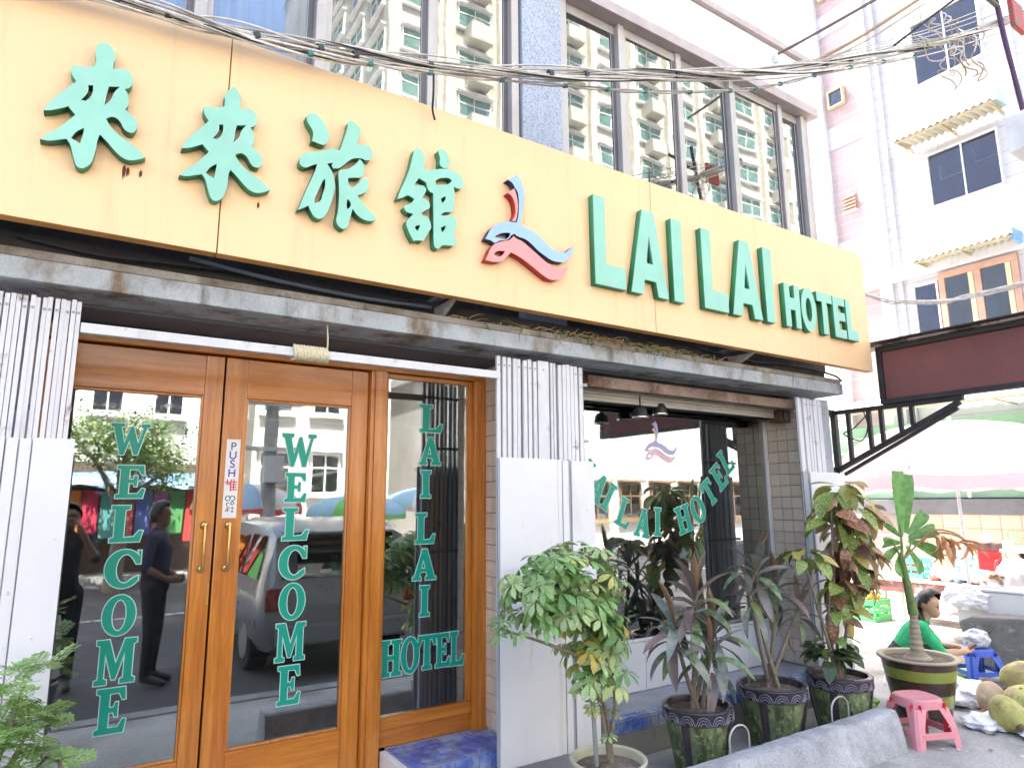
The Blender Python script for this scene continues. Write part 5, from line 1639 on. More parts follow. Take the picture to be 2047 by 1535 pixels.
gc = MB()
vs, fs = [], []
for i in range(15):
    for j in range(11):
        x, y = 6.75 + i * .045, -.36 + j * .05
        vs.append((x + .12 * (j / 10 - .5), y, .012 + .02 * abs(noise.noise(Vector((x * 7, y * 7, 2)))) + (.18 * max(0, (j - 6) / 4) ** 1.5)))
        if i and j:
            k = i * 11 + j
            fs.append((k - 12, k - 1, k, k - 11))
o = gc.add(vs, fs).build('green_cloth', M('lime_cloth', (.36, .62, .2), .85, var=.1, vs=6, spots=((.7, .45, .25), 5, .68, .75)), None, 0, 60)
o.modifiers.new('thick', 'SOLIDIFY').thickness = .006
tag(o, 'lime green cloth spread on the ground behind the seated woman', 'cloth')
o = MB().box(6.3, 6.95, -.72, -.5, .002, .016).build('dark_mat', M('dark_mat', (.09, .085, .1), .9, var=.3, vs=8), None, .003)
tag(o, 'dark mat on the ground in front of the blue stool', 'mat')
o = crumple('leaf_wrapper', (5.15, -.42, .09), (.13, .1, .05), M('green_wrap', (.2, .5, .06), .5, var=.2, vs=8), 12, .4, 3, 1., 'bright green plastic wrapper between the croton pot and striped pot', 'wrapper')
o = MB().bar((5.02, -.62, .03), (5.28, -.82, .05), .03, .02).build('red_stick', M('red_stick', (.45, .08, .06), .6), None, .003)
tag(o, 'red plastic strip on the ground left of the striped pot', 'strip')
o = MB().bar((5.0, -.25, .0), (5.02, -.25, .3), .09, .09).build('grey_post', CONC, None, .006)
tag(o, 'short pale post between the croton pot and striped pot', 'post')
o = MB().bar((5.72, -1.0, .012), (6.1, -.86, .012), .06, .012).build('red_strap', M('red_strap', (.7, .25, .2), .6), None, .003)
tag(o, 'pale red strap on the ground beside the pink stool', 'strap')

# scraps and dust on the pavement
q = random.Random(77)
lt = MB()
for i in range(170):
    x, y = q.uniform(4.6, 8.5), q.uniform(-1.7, .6)
    a, s_ = q.uniform(0, 6.3), q.uniform(.006, .028)
    z = .004 + q.uniform(0, .004)
    vs = [(x + s_ * math.cos(a + k * 1.57 + q.uniform(-.3, .3)) * q.uniform(.5, 1), y + s_ * math.sin(a + k * 1.57) * q.uniform(.5, 1), z + q.uniform(0, .006)) for k in range(4)]
    lt.add(vs, [(0, 1, 2, 3)], q.choice((0, 0, 1, 2)))
o = lt.build('litter', [M('litter_pale', (.62, .6, .56), .8), M('litter_brown', (.22, .15, .09), .9), M('litter_green', (.2, .26, .08), .8)], None)
tag(o, 'scattered scraps of paper and leaf on the pavement', 'litter', None, 'stuff')

# concrete slab behind the blue stool
kb = MB().prism([(-.15, .0), (-1.6, .0), (-1.6, .46), (-.7, .5), (-.2, .46), (-.08, .4), (-.1, .33)], 'x', 7.5, 7.85)
bm = bmesh.new()
me = kb.mesh('concrete_slab', M('slab_concrete', (.2, .19, .18), .9, var=.3, vs=4, bump=.8, bs=20, spots=[((.08, .07, .06), 4, .5, .7), ((.38, .36, .34), 12, .58, .72)]), .03)
tag(link('concrete_slab', me), 'rough dark concrete slab standing behind the blue stool', 'slab')

# ------------------------------------------------------------------ people
SKIN = M('skin', (.52, .31, .2), .5, var=.06, vs=12)
SKIND = M('skin_dark', (.2, .11, .07), .5, var=.06, vs=12)
HAIR = M('black_hair', (.012, .011, .012), .4, var=.3, vs=40, stretch=(1, 1, .3))
EYE = M('eye_dark', (.02, .015, .012), .2)
LIPM = M('lip', (.4, .14, .11), .5)


def figure(name, label, J, caps, mats_, loc, voxel=.011, hair=None, eyes=None, cat='person', group=None):
    """one continuous body grown round bones; caps: (joint a, joint b, radius a, radius b, material)"""
    mb = MB()
    segs = []
    for (a, b, ra, rb_, mi) in caps:
        pa, pb = Vector(J[a]) if isinstance(a, str) else Vector(a), Vector(J[b]) if isinstance(b, str) else Vector(b)
        d = pb - pa
        L = max(d.length, 1e-4)
        d.normalize()
        pts, rs = [], []
        for k in range(5):
            t = PI / 2 * k / 5
            pts.append(pa - d * ra * math.cos(t))
            rs.append(max(.001, ra * math.sin(t)))
        for k in range(5):
            pts.append(pa.lerp(pb, k / 4))
            rs.append(ra + (rb_ - ra) * k / 4)
        for k in range(1, 6):
            t = PI / 2 * k / 5
            pts.append(pb + d * rb_ * math.sin(t))
            rs.append(max(.001, rb_ * math.cos(t)))
        mb.tube(pts, rs, 14)
        segs.append((pa, pb, ra, rb_, mi))
    me = mb.mesh('body', mats_)
    ob = bpy.data.objects.new('body', me)
    COL.objects.link(ob)
    rm = ob.modifiers.new('r', 'REMESH')
    rm.mode = 'VOXEL'
    rm.voxel_size = voxel
    rm.use_smooth_shade = True
    sm = ob.modifiers.new('s', 'SMOOTH')
    sm.factor = .5
    sm.iterations = 4
    bpy.context.view_layer.update()
    me2 = bpy.data.meshes.new_from_object(ob.evaluated_get(bpy.context.evaluated_depsgraph_get()))
    bpy.data.objects.remove(ob)
    me2.materials.clear()
    for m_ in mats_:
        me2.materials.append(m_)
    for p in me2.polygons:
        c = p.center
        best, bi = 1e9, 0
        for (pa, pb, ra, rb_, mi) in segs:
            ab = pb - pa
            t = max(0, min(1, (c - pa).dot(ab) / max(ab.length_squared, 1e-8)))
            dd = (c - (pa + ab * t)).length - (ra + (rb_ - ra) * t)
            if dd < best:
                best, bi = dd, mi
        p.material_index = bi
        p.use_smooth = True
    root = thing(name, label, cat, loc, group)
    link('body', me2, root)
    return root


def head_parts(root, hc, fwd, up, r, hair_len=.0, mat=HAIR):
    """hair cap, eyes, mouth on a head of radius r at hc"""
    f = Vector(fwd).normalized()
    u = (Vector(up) - f * Vector(up).dot(f)).normalized()
    s = f.cross(u)
    bm = bmesh.new()
    bmesh.ops.create_icosphere(bm, subdivisions=4, radius=1)
    kill = []
    for v in bm.verts:
        d = v.co.copy()
        if d.x > .3 + .5 * max(0, d.z - .3) or (d.z < -.15 - hair_len and d.x > -.35) or d.z < -.75:
            kill.append(v)
            continue
        k = 1.09 + .03 * noise.noise(d * 5)
        w_ = f * d.x * r * 1.06 * k + s * d.y * r * .9 * k + u * (d.z * r * 1.18 * k + .01)
        if hair_len and d.z < -.1:
            w_ += u * (-.06)
        v.co = Vector(hc) + w_
    bmesh.ops.delete(bm, geom=kill, context='VERTS')
    for fc in bm.faces:
        fc.smooth = True
    me = bpy.data.meshes.new('hair')
    bm.to_mesh(me)
    bm.free()
    me.materials.append(mat)
    o = link('hair', me, root)
    md = o.modifiers.new('t', 'SOLIDIFY')
    md.thickness = .012
    for sd in (-1, 1):
        p = Vector(hc) + f * r * .93 + s * sd * r * .36 + u * r * .02
        MB().tube([p - s * .012, p, p + s * .012], [.003, .0075, .003], 8).build('eye', EYE, root, 0, 60)
        p2 = p + u * r * .2
        MB().tube([p2 - s * .016, p2 + u * .003, p2 + s * .016], [.002, .004, .002], 6).build('eyebrow', mat, root)
    p = Vector(hc) + f * r * .9 - u * r * .62
    MB().tube([p - s * .02, p + f * .006, p + s * .02], [.003, .007, .003], 8).build('mouth', LIPM, root, 0, 60)


def hand(caps, wrist, dirv, palm_n, mi, s=1., curl=.5):
    """palm, four bent fingers of different lengths, thumb from the side of the palm"""
    d = Vector(dirv).normalized()
    n = (Vector(palm_n) - d * Vector(palm_n).dot(d)).normalized()
    t = d.cross(n)
    w_ = Vector(wrist)
    for k in range(4):
        o = t * (-.026 + .0175 * k) * s
        base = w_ + d * .078 * s + o
        caps.append((tuple(w_ + d * .012 * s + o * .6), tuple(base), .014 * s, .011 * s, mi))
        L = (.034, .039, .036, .028)[k] * s
        m1 = base + (d * math.cos(curl) + n * math.sin(curl)) * L
        m2 = m1 + (d * math.cos(curl * 2) + n * math.sin(curl * 2)) * L * .8
        m3 = m2 + (d * math.cos(curl * 2.6) + n * math.sin(curl * 2.6)) * L * .6
        caps += [(tuple(base), tuple(m1), .0095 * s, .0088 * s, mi), (tuple(m1), tuple(m2), .0088 * s, .008 * s, mi), (tuple(m2), tuple(m3), .008 * s, .0068 * s, mi)]
    tb = w_ + d * .025 * s - t * .03 * s
    t1 = tb + (d * .7 - t * .55 + n * .35).normalized() * .036 * s
    t2 = t1 + (d * .85 - t * .1 + n * .5).normalized() * .03 * s
    caps += [(tuple(tb), tuple(t1), .0125 * s, .0105 * s, mi), (tuple(t1), tuple(t2), .0105 * s, .008 * s, mi)]


# woman sitting low, leaning over her phone
GREENT = M('green_top', (.035, .42, .17), .85, var=.2, vs=14, bump=1.0, bs=16)
DARKP = M('dark_longyi', (.03, .045, .05), .85, var=.3, vs=10)
PATT = M('patterned_cloth', (.06, .04, .04), .85, var=.3, vs=14, spots=((.45, .35, .3), 26, .6, .68))
Bp = Vector((6.3, -.1, 0))
F_ = Vector((.5, -.866, 0))
L_ = Vector((.866, .5, 0))


HF = (F_ * .72 + Vector((-.88, -.47, 0)) * .42).normalized()


def wp(f, l, z):
    return tuple(Bp + F_ * f + L_ * l + Vector((0, 0, z)))


J = {'pel': wp(0, 0, .19), 'wst': wp(.06, 0, .3), 'chest': wp(.15, 0, .42), 'neckb': wp(.23, 0, .535), 'head': wp(.29, 0, .685), 'chin': tuple(Vector(wp(.29, 0, .685)) + HF * .034 + Vector((0, 0, -.072))), 'nose': tuple(Vector(wp(.29, 0, .685)) + HF * .086 + Vector((0, 0, -.022))),
     'shR': wp(.2, -.15, .5), 'elR': wp(.33, -.2, .31), 'wrR': wp(.5, -.06, .315), 'shL': wp(.2, .15, .5), 'elL': wp(.34, .19, .31), 'wrL': wp(.5, .07, .325),
     'hipR': wp(.02, -.09, .18), 'knR': wp(.38, -.14, .27), 'anR': wp(.34, -.12, .05), 'toR': wp(.48, -.13, .025), 'hipL': wp(.02, .09, .18), 'knL': wp(.4, .15, .27), 'anL': wp(.36, .14, .05), 'toL': wp(.5, .16, .025)}
caps = [('pel', 'wst', .12, .105, 2), ('wst', 'chest', .105, .115, 1), ('chest', 'neckb', .115, .05, 1), ('shR', 'shL', .058, .058, 1), ('neckb', 'head', .043, .043, 0), ('head', 'chin', .084, .046, 0), ('nose', 'nose', .012, .012, 0),
        ('shR', 'elR', .052, .043, 1), ('elR', 'wrR', .038, .026, 0), ('shL', 'elL', .052, .043, 1), ('elL', 'wrL', .038, .026, 0),
        ('hipR', 'knR', .085, .062, 2), ('knR', 'anR', .06, .045, 2), ('anR', 'toR', .035, .028, 0), ('hipL', 'knL', .085, .062, 2), ('knL', 'anL', .06, .045, 2), ('anL', 'toL', .035, .028, 0), ('wst', 'knR', .08, .05, 2), ('wst', 'knL', .08, .05, 2)]
hand(caps, J['wrR'], F_ * .6 + L_ * .8, Vector((0, 0, 1)), 0, .9, .55)
hand(caps, J['wrL'], F_ * .6 - L_ * .8, Vector((0, 0, 1)), 0, .9, .55)
wom = figure('person', 'person in a green top sitting low behind the striped pot, looking at a phone', J, caps, [SKIN, GREENT, DARKP], tuple(Bp), .009, cat='person')
hd_f = (HF * .95 + Vector((0, 0, -.25))).normalized()
head_parts(wom, J['head'], hd_f, Vector((0, 0, 1)) + F_ * .5, .088, .0)
MB().tube(cr([wp(.25, .02, .74), wp(.19, .03, .66), wp(.2, -.06, .56), wp(.27, -.07, .44), wp(.3, -.05, .4)], 5), [.05, .05, .05, .048, .046, .045, .044, .042, .04, .038, .036, .034, .03, .027, .025, .022, .02, .018, .015, .012, .008], 10).build('hair_tail', HAIR, wom, 0, 60)
MB().tube([wp(.21, -.07, .5), wp(.27, .02, .4), wp(.28, .08, .32)], [.02, .04, .02], 8).build('scarf', PATT, wom, 0, 60)
ph = MB().bar(wp(.545, .005, .33), wp(.6, .005, .375), .06, .009).build('phone', BLACK, None, .002)
tag(ph, 'dark phone held by the person in the green top', 'phone')
lowst = MB().lathe([(0, .1), (.13, .1), (.135, .09), (.12, .06), (.14, 0), (.12, 0), (.1, .06), (0, .08)], (Bp.x, Bp.y, 0), 20).build('low_stool', M('seat_white', (.7, .7, .7), .5), None, 0, 40)
tag(lowst, 'low pale seat under the person in the green top', 'stool')

# the photographer and a man waiting beside him: seen in the door glass
NAVY = M('navy_shirt', (.035, .04, .075), .85, var=.2, vs=10)
BLKT = M('black_trousers', (.015, .015, .018), .85, var=.2)


def stander(label, x, y, rz, shirt, trousers, arms, tall=1.68, z0=-.118):
    f = Vector((math.cos(rz), math.sin(rz), 0))
    l = Vector((-f.y, f.x, 0))
    k = tall / 1.7

    def p(a, b, z):
        return tuple(Vector((x, y, z0)) + f * a * k + l * b * k + Vector((0, 0, z * k)))
    J = {'pel': p(0, 0, .92), 'wst': p(.0, 0, 1.08), 'chest': p(.01, 0, 1.27), 'neckb': p(-.01, 0, 1.44), 'head': p(.015, 0, 1.6), 'chin': p(.045, 0, 1.525), 'nose': p(.108, 0, 1.575)}
    caps = [('pel', 'wst', .135, .125, 2), ('wst', 'chest', .125, .13, 1), ('chest', 'neckb', .13, .06, 1), ('neckb', 'head', .052, .05, 0), ('head', 'chin', .092, .052, 0), ('nose', 'nose', .013, .013, 0)]
    for sd in (-1, 1):
        sh, hp, kn, an, to = p(0, sd * .18, 1.38), p(0, sd * .09, .88), p(.02, sd * .1, .5), p(0, sd * .1, .09), p(.16, sd * .11, .04)
        if arms == 'camera':
            el, wr = p(.14, sd * .24, 1.2), p(.17, sd * .09, 1.5)
            hd_, pn = Vector((0, 0, 1)) - l * sd * .4, -l * sd
        else:
            el, wr = p(-.03, sd * .25, 1.1), p(.16, sd * .16, .98)
            hd_, pn = f - l * sd * .4, -l * sd
        caps += [(p(0, 0, 1.38), sh, .075, .062, 1), (sh, el, .056, .045, 1), (el, wr, .04, .028, 0), (hp, kn, .095, .066, 2), (kn, an, .064, .045, 2), (an, to, .042, .034, 3)]
        hand(caps, wr, hd_, pn, 0, 1., .6)
    root = figure('person', label, J, caps, [SKIND, shirt, trousers, BLACK], (x, y, z0), .013, cat='person')
    head_parts(root, J['head'], f, Vector((0, 0, 1)), .094)
    return root


stander('person with raised hands taking the picture, mirrored in the left door', -.02, -3.76, PI / 2, M('dark_tee', (.03, .03, .032), .85), BLKT, 'camera', 1.7)
stander('person in a navy shirt and black trousers, mirrored in the left door', .74, -3.5, R(20), NAVY, BLKT, 'front', 1.72)
stander('vendor in an orange shirt at the right edge behind the stall table', 11.25, .42, R(200), M('orange_shirt', (.75, .36, .05), .8), BLKT, 'front', 1.3, .0)

# ------------------------------------------------------------------ parasol over the stall
def parasol(label, c, rad, zr, zt, cols, seg=8, tilt=0., group='market parasols', valance=.12, twist=0.):
    root = thing('parasol', label, 'parasol', (c[0], c[1], c[2]), group)
    for s in range(seg):
        a0, a1 = 2 * PI * s / seg + twist, 2 * PI * (s + 1) / seg + twist
        mb = MB()
        vs, fs = [], []
        nr, na = 6, 5
        for i in range(nr + 1):
            u = i / nr
            for j in range(na + 1):
                t = j / na
                a = a0 + (a1 - a0) * t
                sag = 1 - .05 * math.sin(PI * t) * u
                r = rad * math.sin(u * PI / 2 * .98) * sag
                z = zr + (zt - zr) * math.cos(u * PI / 2) ** .9 if u < 1 else zr
                z -= .03 * math.sin(PI * t) * u
                vs.append((c[0] + r * math.cos(a), c[1] + r * math.sin(a), z + tilt * r * math.cos(a)))
        for j in range(na + 1):
            t = j / na
            a = a0 + (a1 - a0) * t
            r = rad * (1 - .05 * math.sin(PI * t)) * .99
            vs.append((c[0] + r * math.cos(a), c[1] + r * math.sin(a), zr - valance - .03 * math.sin(PI * t) - .02 * math.sin(t * 12 + s) + tilt * r * math.cos(a)))
        W_ = na + 1
        for i in range(nr + 1):
            for j in range(na):
                k = i * W_ + j
                fs.append((k, k + 1, k + W_ + 1, k + W_))
        mb.add(vs, fs)
        mb.m = [1 if i >= nr * na else 0 for i in range(len(mb.f))]
        me = mb.mesh('canopy_panel', [cols[s % (len(cols) - 1)], cols[-1]], 0, 50, False)
        link('canopy_panel', me, root)
        MB().tube([(c[0], c[1], zt - .02)] + [(c[0] + rad * math.sin(u * PI / 2 * .98) * math.cos(a0), c[1] + rad * math.sin(u * PI / 2 * .98) * math.sin(a0), zr + (zt - zr) * math.cos(u * PI / 2) ** .9 - .012 + tilt * rad * math.sin(u * PI / 2) * math.cos(a0)) for u in (.3, .6, .95)], .006, 5).build('rib', M('rib_steel', (.4, .4, .4), .4, metal=.6), root)
    MB().tube([(c[0], c[1], c[2]), (c[0], c[1], zt + .06)], .02, 8).build('pole', M('pole_white', (.6, .6, .6), .5), root)
    MB().lathe([(0, .0), (.2, 0), (.21, .06), (.05, .09), (.03, .12)], c, 18).build('base', CONC, root, 0, 40)
    return root


def clothm(name, col):
    if name in MATS:
        return MATS[name]
    m, t, b = nodes(name)
    v = coords(t)
    n1 = noisef(t, v, 3, 4)
    c = mixc(t, mul(col, .9), mul(col, 1.06), ramp(t, n1, .3, .7))
    t.links.new(c, b.inputs['Base Color'])
    b.inputs['Roughness'].default_value = .85
    tl_ = t.nodes.new('ShaderNodeBsdfTranslucent')
    t.links.new(c, tl_.inputs[0])
    mx = t.nodes.new('ShaderNodeMixShader')
    mx.inputs[0].default_value = .4
    t.links.new(b.outputs[0], mx.inputs[1])
    t.links.new(tl_.outputs[0], mx.inputs[2])
    t.links.new(mx.outputs[0], t.nodes['Material Output'].inputs[0])
    MATS[name] = m
    return m


PW, PP = clothm('parasol_white', (.82, .79, .8)), clothm('parasol_pink', (.82, .58, .63))
parasol('big faded white parasol with a pink hem over the market stall', (8.6, .25, 0), 1.32, 1.86, 2.5, [PW, PW, PW, clothm('parasol_rose', (.75, .62, .64)), PP], 8, 0., 'market parasols', .14, .1)

# ------------------------------------------------------------------ market stall goods between parasol and white building
q = random.Random(41)
BEN = thing('stall_bench', 'pale low stall bench behind the seated person', 'bench', (9.6, 1.0, 0))
PALEW = M('pale_wood', (.6, .5, .42), .8, var=.15, vs=5, spots=((.3, .16, .14), 6, .58, .75))
for i in range(3):
    MB().box(9.35 + i * .19, 9.53 + i * .19, .3, 1.75, .52, .56).build('plank', PALEW, BEN, .005)
MB().box(9.36, 9.4, .32, 1.73, .38, .515).build('apron', M('apron_red', (.25, .12, .11), .8, var=.3, vs=8, spots=((.6, .55, .5), 7, .55, .7)), BEN, .004)
for y in (.36, 1.66):
    for x in (9.42, 9.85):
        MB().box(x, x + .05, y, y + .05, .002, .518).build('leg', PALEW, BEN, .004)


def crate(label, c, s, mat, rz=0.):
    r_ = thing('plastic_crate', label, 'crate', c)
    r_.rotation_euler = (0, 0, rz)
    a, b, h = s
    local('base', MB().box(-a, a, -b, b, 0, .012), mat, r_, None)
    for k, (x0, x1, y0, y1) in enumerate(((-a, a, -b, -b + .01), (-a, a, b - .01, b), (-a, -a + .01, -b + .011, b - .011), (a - .01, a, -b + .011, b - .011))):
        mb = MB()
        for z0, z1 in ((.013, h * .25), (h * .42, h * .58), (h * .75, h)):
            mb.box(x0, x1, y0, y1, z0, z1)
        for t in (0, .5, 1):
            if x1 - x0 > .05:
                xx = x0 + (x1 - x0 - .02) * t
                mb.box(xx, xx + .02, y0 + .001, y1 - .001, .014, h - .001)
            else:
                yy = y0 + (y1 - y0 - .02) * t
                mb.box(x0 + .001, x1 - .001, yy, yy + .02, .014, h - .001)
        local('side', mb, mat, r_, None)
    return r_


TEAL = M('teal_plastic', (.12, .52, .48), .4, var=.08)
crate('pale teal plastic crate on the stall bench', (9.6, 1.32, .562), (.13, .16, .26), TEAL)
crate('white and blue plastic crate at the end of the bench', (9.62, .98, .562), (.12, .12, .15), M('pale_blue_plastic', (.5, .68, .75), .4))
tag(MB().lathe([(0, .0), (.07, 0), (.09, .14), (.08, .14), (.06, .01)], (9.62, 1.36, .6), 16).build('tub', M('orange_tub', (.75, .2, .1), .4), None, 0, 40), 'orange plastic tub inside the teal crate', 'tub')
for lb, c, r_, sd in (('white sack slumped on the right of the bench', (9.55, .55, .64), (.22, .2, .09), 21), ('white plastic sack behind the bench end', (10.0, .28, .62), (.3, .24, .22), 22), ('white cloth heap in front of the stall table', (9.9, -.05, .7), (.28, .2, .13), 23)):
    crumple('sack', c, r_, BAGW, sd, .25, 4, 1., lb, 'sack', None, 'white sacks at the stall')


def chair(label, c, rz, mat):
    r_ = thing('plastic_chair', label, 'chair', c, 'red plastic chairs')
    r_.rotation_euler = (0, 0, rz)
    local('seat', MB().box(-.2, .2, -.2, .2, .41, .44), mat, r_, None, .01)
    mb = MB()
    vs, fs = [], []
    for i in range(7):
        t = -1 + i / 3
        vs += [(-.2 - .03 * (1 - t * t) - .02, t * .2, .44), (-.22 - .05 * (1 - t * t) - .06, t * .19, .82 - .04 * t * t)]
        if i:
            fs.append((2 * i - 2, 2 * i, 2 * i + 1, 2 * i - 1))
    o = local('backrest', mb.add(vs, fs), mat, r_, 60)
    o.modifiers.new('t', 'SOLIDIFY').thickness = .012
    for x in (-1, 1):
        for y in (-1, 1):
            local('leg', MB().bar((x * .18, y * .18, .42), (x * .21, y * .21, 0), .035, .035), mat, r_, None, .004)
    return r_


chair('red plastic chair left of the patterned sack', (10.6, 1.45, .0), R(100), REDP)
chair('red plastic chair left of the stall table', (10.7, .95, .0), R(80), REDP)
crumple('patterned_sack', (10.2, .98, .72), (.16, .16, .2), M('floral_sack', (.55, .6, .55), .8, var=.2, vs=8, spots=[((.1, .3, .35), 14, .5, .56), ((.6, .4, .3), 12, .6, .66)]), 31, .15, 3, 1., 'grey green patterned sack leaning between the red chairs', 'sack')
TB = thing('stall_table', 'white topped stall table with dark shade beneath at the right edge', 'table', (10.7, .2, 0))
MB().box(10.4, 10.95, -.8, .62, .9, .94).build('table_top', M('table_white', (.75, .7, .68), .5, var=.06), TB, .006)
MB().box(10.9, 10.94, -.78, .6, .1, .895).build('shade_panel', M('dark_red_shade', (.09, .03, .04), .8), TB)  # dark sheet standing in for the shade beneath the table
for y in (-.76, .57):
    for x in (10.43, 10.86):
        MB().box(x, x + .04, y, y + .04, .002, .899).build('leg', M('table_leg', (.6, .45, .42), .6), TB)
RK = thing('green_rack', 'green wire rack standing on the stall table', 'rack', (10.65, .25, .942))
GRP = M('green_rack_paint', (.2, .55, .2), .5)
for z in (.96, 1.12):
    mb = MB()
    for i in range(7):
        mb.box(10.52, 10.78, -.1 + i * .1, -.085 + i * .1, z, z + .012)
    mb.box(10.5, 10.52, -.12, .55, z - .003, z + .02)
    mb.box(10.78, 10.8, -.12, .55, z - .003, z + .02)
    mb.build('shelf', GRP, RK)
for y in (-.11, .53):
    for x in (10.5, 10.78):
        MB().box(x + .002, x + .018, y, y + .016, .942, 1.2).build('post', GRP, RK)
for lb, c, r_, mt in (('white round jar beside the green rack', (10.55, .57, .94), .06, 'jar_white'), ('white round jar on the box behind the chairs', (10.65, .86, 1.0), .065, 'jar_white'), ('orange bowl on top of the green rack', (10.64, .12, 1.135), .09, 'jar_orange')):
    tag(MB().lathe([(0, 0), (r_ * .8, 0), (r_, r_ * .4), (r_, r_ * 1.3), (r_ * .7, r_ * 1.8), (0, r_ * 1.9)], c, 16).build('jar', M(mt, (.78, .8, .74) if mt == 'jar_white' else (.8, .4, .15), .4), None, 0, 50), lb, 'jar')
o = MB().box(10.6, 10.8, .72, 1.0, .9, .998).build('dark_box', M('dark_plum', (.1, .05, .06), .7), None, .006)
tag(o, 'dark box carrying a white jar behind the chairs', 'box')
st_ = MB().box(10.62, 10.78, .74, .98, .0, .899).build('box_stand', REDP, None, .01)
tag(st_, 'red plastic stand under the dark box', 'stand')
FB = thing('foam_box', 'white foam box with a tray of orange snacks above the concrete slab', 'box', (8.15, -.25, 0))
FO = M('foam_white', (.82, .82, .82), .7, var=.04)
MB().box(7.95, 8.35, -.75, .12, .3, .66).build('box', FO, FB, .015)
MB().box(7.97, 8.33, -.73, .1, .002, .3).build('stand', FO, FB, .01)
MB().box(7.93, 8.37, -.52, -.1, .665, .69).build('lid', FO, FB, .008)
tray = MB()
tray.obox((8.1, -.22, .77), (.2, .26, .012), Matrix.Rotation(R(-50), 3, 'Y'))
o = tray.build('snack_tray', M('tray_white', (.8, .8, .78), .5), None, .003)
tag(o, 'tilted white tray of orange brown snacks on the foam box', 'tray')
for i in range(10):
    p = Vector((8.09, -.22, .775)) + Matrix.Rotation(R(-50), 3, 'Y') @ Vector((q.uniform(-.07, .07), q.uniform(-.1, .1), .012))
    MB().lathe([(0, -.012), (.02, -.006), (.022, .004), (0, .012)], p, 8).build('snack', M('snack_orange', (.5, .22, .06), .6, var=.3, rnd=.3), o, 0, 60)
crumple('white_bag_pile', (7.95, .0, .58), (.16, .22, .14), BAGW, 44, .3, 4, 1., 'pile of white plastic bags on the slab edge', 'plastic bag')

# small goods in rows
ORD = ('first', 'second', 'third', 'fourth', 'fifth', 'sixth', 'seventh', 'eighth', 'ninth', 'tenth', 'eleventh')
bot = MB().lathe([(0, 0), (.03, 0), (.032, .01), (.032, .12), (.014, .16), (.013, .19), (.0, .192)], (0, 0, 0), 10)
bm_s = [bot.mesh('bottle', M('bottle_%d' % i, c_, .3), 0, 40) for i, c_ in enumerate(((.55, .08, .05), (.08, .3, .12), (.6, .45, .08), (.45, .5, .52)))]
for i in range(11):
    o = link('bottle', bm_s[i % 4])
    o.location = (10.5 + .06 * (i % 2), -.75 + i * .062, .942)
    tag(o, '%s bottle, %s from the right in the row on the stall table' % (('red', 'green', 'yellow', 'grey')[i % 4], ORD[i]), 'bottle', 'bottles on the stall table')
bowl = MB().lathe([(0, 0), (.05, 0), (.09, .05), (.085, .05), (.05, .012), (0, .01)], (0, 0, 0), 14)
bw = [bowl.mesh('bowl', M('bowl_%d' % i, c_, .4), 0, 40) for i, c_ in enumerate(((.75, .75, .72), (.2, .45, .6), (.7, .2, .18)))]
for i in range(9):
    o = link('bowl', bw[i % 3])
    o.location = (9.45 + .2 * (i % 2), .42 + i * .075, .562)
    tag(o, '%s bowl, %s from the right on the low stall bench' % (('white', 'blue', 'red')[i % 3], ORD[i]), 'bowl', 'bowls on the stall bench')
crate('yellow plastic crate under the stall table', (10.6, .3, .0), (.14, .2, .3), M('yellow_plastic', (.75, .5, .06), .4))
crate('red plastic crate under the stall table', (10.6, -.3, .0), (.14, .2, .3), REDP)
crate('green plastic crate on the ground left of the bench', (9.2, 1.75, .0), (.2, .16, .28), M('green_plastic', (.08, .4, .15), .4))
for k in range(7):
    o = MB().lathe([(0, -.05), (.035, -.04), (.05, 0), (.035, .04), (0, .05)], (9.2 + .1 * (k % 3) - .1, 1.72 + .08 * (k // 3), .29 + .04 * (k % 2)), 12).build('orange_fruit', M('fruit_orange', (.75, .32, .04), .5, var=.15, bump=.3), None, 0, 60)
    tag(o, 'round orange at the %s of the %s row heaped in the green crate' % (('left', 'middle', 'right')[k % 3], ('front', 'second', 'back')[k // 3]), 'fruit', 'oranges in the green crate')

# ------------------------------------------------------------------ white building across the side street
WB = thing('white_building', 'tall white tiled building with pink panels and blue glazed windows', 'building', (13.5, 0, 0))
WTILE = brickmat('white_wall_tile', (.6, .6, .61), (.64, .635, .645), (.5, .5, .53), 'x', 3.6, .235, .012, .4, .5, .2, ((.44, .4, .39), .6, .52, .8))
PTILE = brickmat('pink_wall_tile', (.48, .36, .35), (.53, .4, .39), (.58, .5, .5), 'x', 3.6, .235, .012, .4, .5, .2)
WREN = M('white_pilaster', (.62, .615, .63), .6, var=.08, vs=1, spots=((.45, .43, .43), 2, .56, .8, (1, 1, .2)))
MB().box(13.0, 24, -1.9, 2.849, 0, 21).build('wall', WTILE, WB)
MB().box(12.93, 24, 2.85, 3.1, 0, 21).build('pilaster', WREN, WB, .01)
MB().box(13.05, 24, 3.101, 3.9, 0, 21).build('pink_panel', PTILE, WB)
MB().box(12.93, 24, 3.901, 4.3, 0, 21).build('pilaster', WREN, WB, .01)
MB().box(13.0, 24, 4.301, 16, 0, 21).build('wall', WTILE, WB)
MB().box(12.85, 13.2, -1.9, 16, 5.72, 5.9).build('floor_band', WREN, WB, .01)
for z in (6.4, 9.0, 11.7):
    MB().box(13.03, 13.2, 3.102, 3.899, z, z + .5).build('white_course', WTILE, WB)
FRW = M('frame_white', (.72, .7, .68), .5)
FRO = M('frame_ochre', (.48, .4, .24), .6)
BGL = glassmat('blue_glass', (.6, .7, .8), .05, 1.0)
BGLK = M('window_back', (.16, .23, .36), .6, var=.3, vs=2)


